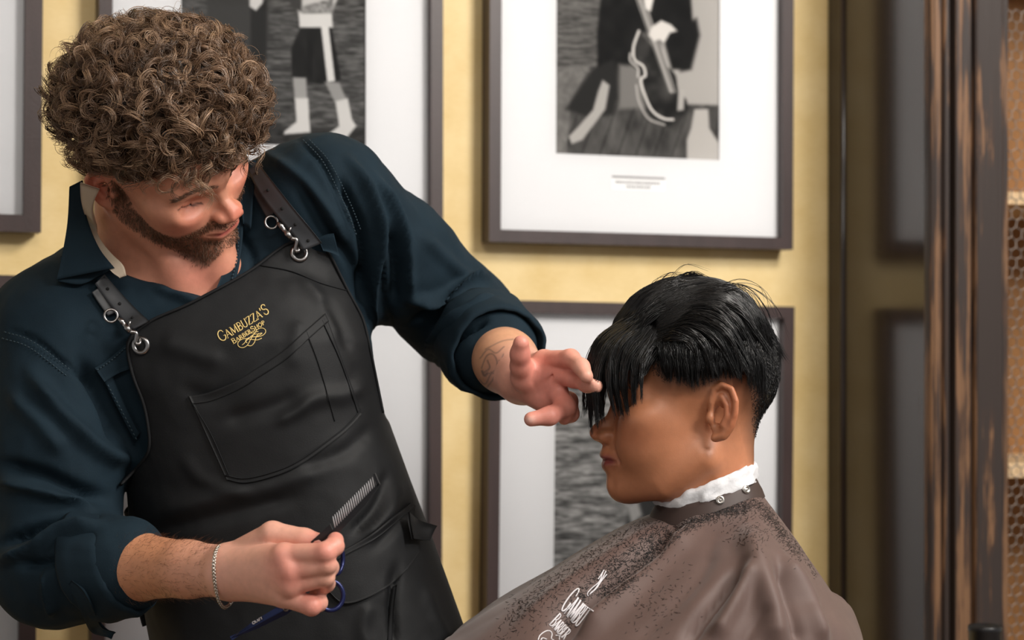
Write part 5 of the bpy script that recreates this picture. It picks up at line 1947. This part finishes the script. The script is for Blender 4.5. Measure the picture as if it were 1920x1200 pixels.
def torus(c, n, R, r, na=36, nb=10, sq=1.0):
    n = np.asarray(n, float); n /= np.linalg.norm(n)
    u = np.cross(n, [0.1, 0.2, 1.0]); u /= np.linalg.norm(u); w = np.cross(n, u)
    a = np.arange(na) * 2 * np.pi / na
    p = c + R * (np.cos(a)[:, None] * u + sq * np.sin(a)[:, None] * w)
    return tube(p, r, nb, closed=True)


def grommet(px_, py_, R):
    c, n = bcast(A_BVH, [(px_, py_)], 0.001)
    n_s = bcast(A_BVH, [(px_ + a, py_ + b_) for a, b_ in ((-12, 0), (12, 0), (0, 12), (0, -8))])[1].mean(0)
    v, f = torus(c[0], n_s, R * 0.74, R * 0.27, sq=1)
    o = mobj('grommet', v, f, m_steel, APRON)
    v, f = disc_on(c[0], n_s, [(0, .0012), (R * .6, .0012), (R * .7, .0)], 24)
    mobj('grommet_hole', v, f, m_hole, APRON)
    return c[0], n_s


def strap(name, L_, R_, off, th, nu=40):
    sh2 = lambda p: np.minimum(shirt(p), apron_f(p))
    A = spline(L_, nu); B = spline(R_, nu)
    w = np.linspace(0, 1, 8)[None, :, None]
    g = A[:, None] * (1 - w) + B[:, None] * w
    p = cast(sh2, g.reshape(-1, 2), off)
    G_ = smooth_depth(p, (nu, 8), 14)
    v, f = sheet(G_, th)
    return mobj(name, v, f, m_strap, APRON), G_


def holes(G_, ts, par):
    for t in ts:
        i = int(t * (len(G_) - 1))
        c = G_[i, 3:5].mean(0)
        d = CAM - c; d /= np.linalg.norm(d)
        v, f = disc_on(c + d * .0008, d, [(0, .0002), (.0017, .0002), (.0019, -.001)], 14)
        mobj('strap_hole', v, f, m_hole, APRON)


def hook(ring, a, b_, c, dep):
    """swivel snap: D-ring, barrel, gate and hook through the grommet, given in photo pixels"""
    r0 = P(*ring, dep); p_a = P(*a, dep - .003); p_b = P(*b_, dep - .004); p_c = P(*c, dep - .002)
    ax = (p_b - p_a) / np.linalg.norm(p_b - p_a)
    v1 = torus(r0, (0.25, -1, 0.15), 0.0068, 0.0014, 28, 8)
    v2 = tube([r0 + (p_a - r0) * .75, p_a, lerp(p_a, p_b, .2), lerp(p_a, p_b, .25), lerp(p_a, p_b, .55), lerp(p_a, p_b, .6), p_b], [.002, .0024, .0032, .0026, .0026, .0036, .003], 10)
    sd = np.cross(ax, [0, -1.0, 0])
    v3 = tube([lerp(p_a, p_b, .72) - sd * .0015, lerp(p_a, p_b, .72) - sd * .0015 + np.array([0.002, -.002, .0065])], [.0015, .0011], 8)
    hk = spline([p_b, lerp(p_b, p_c, .35) + sd * .004 * np.sign(sd[0] + 1e-9), lerp(p_b, p_c, .8) + sd * .003, p_c, lerp(p_b, p_c, .7) - sd * .003 + np.array([0, .004, 0])], 24)
    v4 = tube(hk, np.linspace(.0026, .0016, 24), 8)
    v, f = join(v1, v2, v3, v4)
    return mobj('snap_hook', v, f, m_steel, APRON)


gR, _ = grommet(561, 475, 0.0104)
gL, _ = grommet(264, 648, 0.0104)
_, Gs = strap('strap', [(464, 318), (488, 366), (524, 412), (552, 444), (568, 470)], [(484, 306), (514, 344), (548, 388), (578, 424), (604, 456)], 0.010, 0.003)
holes(Gs, (.08, .30, .52, .74, .93), None)
strap('strap_return', [(462, 338), (482, 376), (502, 412)], [(476, 332), (496, 366), (514, 400)], 0.006, 0.0025, 24)
_, Gs = strap('strap', [(178, 532), (202, 566), (226, 596), (248, 618)], [(196, 514), (224, 546), (252, 576), (280, 602)], 0.009, 0.003)
holes(Gs, (.22, .52, .84), None)
strap('strap_return', [(172, 548), (186, 570), (202, 592)], [(184, 540), (200, 562), (216, 586)], 0.006, 0.0025, 24)
hook((509, 417), (524, 420), (546, 447), (560, 470), gR[1] - .008)
hook((208, 592), (226, 600), (244, 622), (262, 644), gL[1] - .008)
# waist tie knot on the left
m_tie = m_bind
v, f = join(tube(spline([P(262, 945, .13), P(246, 952, .10), P(238, 962, .10), P(250, 968, .09), P(262, 960, .11)], 24), .0035, 8), tube(spline([P(256, 960, .10), P(246, 1000, .11), P(252, 1060, .12), P(270, 1150, .12), P(276, 1172, .12)], 30), .006, 8, flat=.4))
mobj('waist_tie', v, f, m_tie, APRON)

# ------------------------------------------------------------------ lettering: a small serif stroke alphabet (unit cap height)
def arc(cx, cy, rx, ry, a0, a1, n=14):
    t = np.radians(np.linspace(a0, a1, n))
    return [(cx + rx * math.cos(x), cy + ry * math.sin(x)) for x in t]
ser = lambda x, y, w=.09: ([(x - w, y), (x + w, y)], .7)
GLY = {
    'G': (.72, [(arc(.40, .5, .34, .5, 50, 320), 1.5), ([(.66, .18), (.68, .42)], 1.6), ser(.62, .42, .12), ([(.62, .88), (.66, .72)], 1.0)]),
    'A': (.74, [([(.08, 0), (.36, 1)], .9), ([(.36, 1), (.66, 0)], 1.8), ([(.18, .34), (.56, .34)], .8), ser(.08, 0), ser(.66, 0)]),
    'M': (.95, [([(.12, 0), (.16, 1)], .9), ([(.16, 1), (.46, .08)], 1.8), ([(.46, .08), (.78, 1)], .9), ([(.78, 1), (.82, 0)], 1.7), ser(.12, 0), ser(.82, 0), ser(.12, 1), ser(.82, 1)]),
    'B': (.62, [([(.14, 0), (.14, 1)], 1.7), (([(.14, 1)] + arc(.30, .76, .22, .24, 90, -90) + [(.14, .52)]), 1.2), (([(.14, .52)] + arc(.32, .26, .26, .26, 90, -90) + [(.14, 0)]), 1.3), ser(.08, 0), ser(.08, 1)]),
    'U': (.74, [(([(.14, 1), (.14, .32)] + arc(.38, .30, .24, .30, 180, 360) + [(.62, 1)]), 1.4), ser(.14, 1), ser(.62, 1)]),
    'Z': (.64, [([(.10, .98), (.56, .98)], 1.0), ([(.56, .98), (.08, .02)], 1.8), ([(.08, .02), (.58, .02)], 1.0), ([(.10, .98), (.09, .80)], 1.0), ([(.58, .02), (.59, .20)], 1.0)]),
    "'": (.22, [([(.12, 1.12), (.08, .80)], 1.7)]),
    'S': (.60, [((arc(.30, .75, .20, .24, 20, 270, 12) + arc(.30, .25, .22, .26, 90, -160, 12)), 1.6), ([(.50, .92), (.50, .74)], .9), ([(.08, .28), (.08, .08)], .9)]),
    'R': (.68, [([(.14, 0), (.14, 1)], 1.7), (([(.14, 1)] + arc(.30, .74, .22, .26, 90, -90) + [(.14, .48)]), 1.2), ([(.30, .48), (.62, 0)], 1.6), ser(.12, 0), ser(.08, 1), ser(.62, 0, .07)]),
    'E': (.58, [([(.14, 0), (.14, 1)], 1.7), ([(.14, 1), (.52, 1), (.52, .86)], .9), ([(.14, .52), (.42, .52)], .9), ([(.14, 0), (.54, 0), (.55, .16)], .9)]),
    'H': (.78, [([(.14, 0), (.14, 1)], 1.6), ([(.62, 0), (.62, 1)], 1.6), ([(.14, .5), (.62, .5)], .8), ser(.14, 0), ser(.14, 1), ser(.62, 0), ser(.62, 1)]),
    'O': (.78, [(arc(.38, .5, .32, .5, 0, 360, 22), 1.5)]),
    'P': (.62, [([(.14, 0), (.14, 1)], 1.7), (([(.14, 1)] + arc(.32, .74, .24, .26, 90, -90) + [(.14, .48)]), 1.2), ser(.14, 0), ser(.08, 1)]),
    'C': (.70, [(arc(.40, .5, .34, .5, 50, 310), 1.5)]), 'F': (.56, [([(.14, 0), (.14, 1)], 1.6), ([(.14, 1), (.52, 1)], 1.0), ([(.14, .52), (.42, .52)], 1.0)]),
    'T': (.60, [([(.30, 0), (.30, 1)], 1.6), ([(.04, 1), (.56, 1)], 1.0)])}


def write(text, o, rt, upv, place, r, big=()):
    """each letter its own strokes; o = baseline start, rt = full baseline vector, upv = cap-height vector (photo px)"""
    o, rt, upv = (np.asarray(x, float) for x in (o, rt, upv))
    sc = [1.3 if i in big else 1.0 for i in range(len(text))]
    tot = sum(GLY[c][0] * s for c, s in zip(text, sc))
    x = 0
    out = []
    for c, s in zip(text, sc):
        w, st = GLY[c]
        ms = []
        for pts, th_ in st:
            q = np.array([o + rt * ((x + a * s) / tot) + upv * (b_ * s) for a, b_ in pts])
            n = max(3, int(np.linalg.norm(np.diff(q, axis=0), axis=1).sum() / 1.6))
            q = spline(q, n) if len(q) > 3 else np.concatenate([np.linspace(q[i], q[i + 1], 4) for i in range(len(q) - 1)])
            ms.append(tube(place(q), r * th_, 6))
        out.append(join(*ms))
        x += w * s
    return out


on_apron = lambda q: bcast(A_BVH, q, 0.0004)[0]
for m_ in write("GAMBUZZA'S", (414, 642), (92, -56), (-7.6, -13.4), on_apron, 0.00042, (0, 9)):
    mobj('embroidered_letter', m_[0], m_[1], m_gold, APRON)
for m_ in write("BARBERSHOP", (437, 645.5), (61, -38.5), (-3.8, -6.6), on_apron, 0.00034, (0, 6)):
    mobj('embroidered_letter', m_[0], m_[1], m_gold, APRON)
flo = [[(880, 1045), (930, 1010), (985, 945), (1050, 880), (1150, 805), (1250, 795), (1335, 770), (1310, 800), (1225, 850), (1130, 862), (1030, 885), (960, 950), (1000, 1000)],
       [(1250, 738), (1180, 760), (1130, 830), (1070, 930), (1000, 1050), (900, 1105), (810, 1075), (790, 1000), (850, 930), (960, 900), (1100, 920), (1230, 930), (1330, 890)],
       [(1000, 800), (1100, 775), (1180, 760), (1220, 700), (1320, 662), (1400, 690), (1412, 760), (1350, 825), (1250, 858), (1140, 862)],
       [(1260, 780), (1205, 860), (1160, 990), (1090, 1060), (1010, 1055)]]
ms = [tube(on_apron(spline([(380 + a / 12, 560 + b_ / 12) for a, b_ in pts], 50)), 0.00045, 6) for pts in flo]
v, f = join(*ms)
mobj('embroidered_flourish', v, f, m_gold, APRON)

# ------------------------------------------------------------------ cape lettering and clippings
C_BVH = BVHTree.FromPolygons(fv.tolist(), fq.tolist())
on_cape = lambda q: bcast(C_BVH, q, 0.0006)[0]
cc_ = lambda pts: [(980 + a / 8, 1050 + b_ / 8) for a, b_ in pts]
let = write("GAMBU", (1049.5, 1141), (33, 36), (24, -32), on_cape, 0.00055, (0,))
let += write("BARBER", (1029, 1170), (28, 30), (15, -16), on_cape, 0.00045, (0,))
for m_ in let:
    mobj('cape_letter', m_[0], m_[1], m_letter_w, CAPE)
for pts in ([(930, 670), (960, 700), (1060, 770)], [(985, 545), (970, 500), (1040, 420), (1150, 320), (1200, 180)], [(1010, 500), (1090, 430), (1200, 260), (1250, 165)], [(1000, 520), (1110, 420), (1170, 330), (1262, 215)], [(1130, 290), (1220, 150)]):
    v, f = tube(on_cape(spline(cc_(pts), 20)), 0.0006, 6)
    mobj('cape_letter', v, f, m_letter_w, CAPE)
ms = [tube(on_cape(spline(cc_(pts), 30)), 0.0006, 6) for pts in ([(230, 1200), (260, 1130), (340, 1070), (410, 1065), (440, 1110), (430, 1180), (470, 1200)], [(270, 1200), (300, 1170), (360, 1190)], [(490, 1130), (545, 1140), (550, 1200)])]
v, f = join(*ms)
mobj('cape_flourish', v, f, m_letter_w, CAPE)

band_l = [([(1250, 985), (1180, 1040), (1100, 1110), (1060, 1160)], 22, 420), ([(1300, 975), (1240, 1020), (1180, 1085), (1130, 1120)], 16, 420), ([(1220, 985), (1160, 1005), (1080, 1060), (960, 1150)], 26, 330), ([(1330, 955), (1390, 945), (1430, 952), (1470, 1000), (1500, 1040)], 15, 520),
          ([(1290, 985), (1350, 960), (1400, 955)], 14, 330), ([(1150, 1020), (1050, 1110), (940, 1190)], 40, 150), ([(1380, 990), (1430, 1000)], 40, 80), ([(1260, 1080), (1200, 1160)], 60, 60), ([(1440, 945), (1480, 990), (1530, 1080)], 6, 160)]
cl_pts = []
for pts, w_, n in band_l:
    n = int(n * 2.2)
    c = spline(pts, 60)[rng.integers(0, 60, n)] + rng.normal(0, w_ * .5, (n, 2))
    a = rng.normal(2.5, 0.7, n); l_ = rng.uniform(0.8, 3.4, n) * (1 + 1.0 * (rng.random(n) < .1))
    q = np.stack([c - np.stack([np.cos(a), np.sin(a)], -1) * l_[:, None], c, c + np.stack([np.cos(a + .3), np.sin(a + .3)], -1) * l_[:, None]], 1)
    cl_pts.append(q)
cl_pts = np.concatenate(cl_pts)
hit, _ = bcast(C_BVH, cl_pts.reshape(-1, 2), 0.0003, fallback=9.0)
hit = hit.reshape(-1, 3, 3)
hit = hit[(hit[:, :, 1] < 0.5).all(1)]
ext = np.linalg.norm(hit[:, 2] - hit[:, 0], axis=1)
hit = hit[ext < 0.02]
v, f = strands(hit, np.array([.00014, .00024, .00014])[None], 3)
tag(mobj('hair_clippings', v, f, m_clip), 'short black hair clippings scattered over the brown cape', 'hair clippings', kind='stuff')
# ================================================================== comb, scissors, bracelet
m_comb = mat('black_comb', lin((26, 26, 30)), rough=0.3)
m_tooth = mat('comb_tooth', lin((205, 203, 208)), rough=0.25, spec=0.6)
yC = -0.205
c_a, c_b = P(585, 1030, yC + .012), P(710, 906, yC)
ax = (c_b - c_a); LC = np.linalg.norm(ax); ax /= LC
nz = np.array([0, -1.0, 0]); nz -= ax * (ax @ nz); nz /= np.linalg.norm(nz)
up_ = np.cross(nz, ax)
if up_[2] < 0: up_ = -up_
COMB = empty('comb', tuple(c_a), 'dark cutting comb with pale teeth pinched between thumb and finger', 'comb')
th_ = 0.0024
def slab(pts, th, o=c_a):
    n = len(pts)
    v = np.array([o + ax * a + up_ * b_ + nz * s * th / 2 for s in (1, -1) for a, b_ in pts])
    q = np.array([[i, (i + 1) % n, n + (i + 1) % n, n + i] for i in range(n)])
    return v, [q, np.array([list(range(n))]), np.array([list(range(n, 2 * n))[::-1]])] if n != 4 else np.concatenate([q, [list(range(4))], [[7, 6, 5, 4]]])
v, f = slab([(0, 0.0005), (0, -.0055), (LC * .3, -.0068), (LC * .75, -.0058), (LC, -.0020), (LC + .0005, 0.0004), (LC * .9, 0.0002), (LC * .4, -.0012)], th_)
mobj('spine', v, f, m_comb, COMB, smooth=False)
v, f = slab([(LC - .0035, -.001), (LC, -.002), (LC + .0045, .0090), (LC + .0025, .0098)], th_)
mobj('end_tooth', v, f, m_comb, COMB, smooth=False)
v, f = slab([(0, 0), (LC * .30, -.002), (LC * .33, .0050), (LC * .05, .0060)], th_)
mobj('heel', v, f, m_comb, COMB, smooth=False)
for k in range(22):
    t = LC * (.34 + .62 * k / 21)
    h = 0.0092
    p0 = c_a + ax * t + up_ * -.0008
    p1 = c_a + ax * (t + .0062) + up_ * h * .92
    v, f = tube([p0, lerp(p0, p1, .7), p1], [.00058, .00052, .00025], 6)
    mobj('tooth', v, f, m_tooth, COMB)

m_blue = mat('blue_scissor_steel', lin((26, 34, 78)), rough=0.25, metal=0.5)
m_blade = mat('blue_blade_steel', lin((52, 60, 96)), rough=0.2, metal=0.9)
SC_ = empty('scissors', tuple(P(560, 1140, -.17)), 'dark blue hairdressing scissors hanging from the barber\'s ring finger', 'scissors')
# finger rings
rc = P(620, 1117, -.185)
v, f = torus(rc, (0.35, -1, 0.2), 0.0125, 0.0023, 40, 10, 1.12); mobj('finger_ring', v, f, m_blue, SC_)
v, f = torus(P(630, 1047, -.175), (1.0, -.55, 0.1), 0.0120, 0.0022, 40, 10, 1.25); mobj('finger_ring', v, f, m_blue, SC_)
shank = spline([P(607, 1124, -.185), P(585, 1121, -.18), P(560, 1128, -.172), P(535, 1140, -.168)], 24)
v, f = tube(shank, np.linspace(.0030, .0042, 24), 10, flat=.6); mobj('shank', v, f, m_blue, SC_)
shank = spline([P(627, 1060, -.176), P(622, 1085, -.17), P(600, 1115, -.165), P(560, 1130, -.166), P(537, 1141, -.165)], 24)
v, f = tube(shank, np.linspace(.0026, .0040, 24), 10, flat=.6); mobj('shank', v, f, m_blue, SC_)
v, f = tube([P(612, 1094, -.187), P(614, 1088, -.19)], .0018, 10); mobj('bumper', v, f, m_steel, SC_)
def blade(off, w0):
    a_, b_ = P(545, 1136, -.166 + off), P(433, 1197, -.16 + off)
    t = np.linspace(0, 1, 20)
    d = (b_ - a_); d /= np.linalg.norm(d)
    sd = np.cross(d, [0, 1.0, 0]); sd /= np.linalg.norm(sd)
    W_ = w0 * np.interp(t, [0, .1, .6, 1], [.8, 1, .72, .06])
    G_ = np.stack([lerp(a_, b_, x) + sd * (s * wi) + np.array([0, -.0016 * (1 - abs(s)), 0]) for x, wi in zip(t, W_) for s in (-1, -.1, .1, 1)]).reshape(20, 4, 3)
    return sheet(G_, .0022)
v, f = blade(0, .0056); mobj('blade', v, f, m_blade, SC_, smooth=False)
v, f = blade(.0026, .0050); mobj('blade', v, f, m_blade, SC_, smooth=False)
d_ = P(537, 1140, -.166)
v, f = disc_on(d_ + np.array([0, -.002, 0]), np.array([0, -1, .05]), [(0, .0022), (.002, .0022), (.0032, .0014), (.0034, -.002)], 20); mobj('pivot_screw', v, f, m_steel, SC_)
bl_y = -.166 - .0022
flat_on = lambda q: np.array([P(a, b_, bl_y + (548 - a) / 112 * .006) for a, b_ in q])
for m_ in write("CRAFT", (474, 1171), (19, -10.5), (-2.0, -4.2), flat_on, 0.00030):
    mobj('engraved_letter', m_[0], m_[1], m_letter_w, SC_)

# bracelet: round links threaded on a loop that hangs below the wrist
m_silver = mat('silver_chain', lin((200, 194, 186)), rough=0.22, metal=1.0)
BRC = empty('bracelet', tuple(P(412, 1130, -.14)), 'silver chain bracelet hanging from the barber\'s wrist', 'bracelet')
loop = spline([P(417, 1022, -.140), P(406, 1030, -.164), P(401, 1055, -.175), P(402, 1085, -.174), P(406, 1112, -.170), P(412, 1130, -.163), P(421, 1139, -.152), P(431, 1133, -.140), P(434, 1118, -.128),
               P(430, 1095, -.112), P(428, 1060, -.106), P(424, 1035, -.112)], 120, True)
lk = torus(np.zeros(3), (0, 0, 1), 0.0015, 0.00065, 12, 6)
me = make_mesh('link', lk[0], lk[1]); me.materials.append(m_silver)
tg = np.roll(loop, -1, 0) - np.roll(loop, 1, 0)
for i in range(120):
    o = bpy.data.objects.new('link', me)
    t_ = Vector(tg[i]).normalized()
    qn = t_.to_track_quat('X', 'Z')
    M = Matrix.Translation(loop[i]) @ qn.to_matrix().to_4x4() @ Matrix.Rotation((i % 2) * math.pi / 2, 4, 'X')
    o.matrix_basis = M
    COL.objects.link(o)
    o.parent = BRC
    o.matrix_parent_inverse = parent_world(BRC).inverted()
v, f = tube(spline([P(432, 1134, -.142), P(434, 1126, -.137), P(434, 1116, -.130)], 10), [.001, .0018, .0024, .0026, .0026, .0026, .0026, .0024, .0018, .001], 8)
mobj('clasp', v, f, m_silver, BRC)
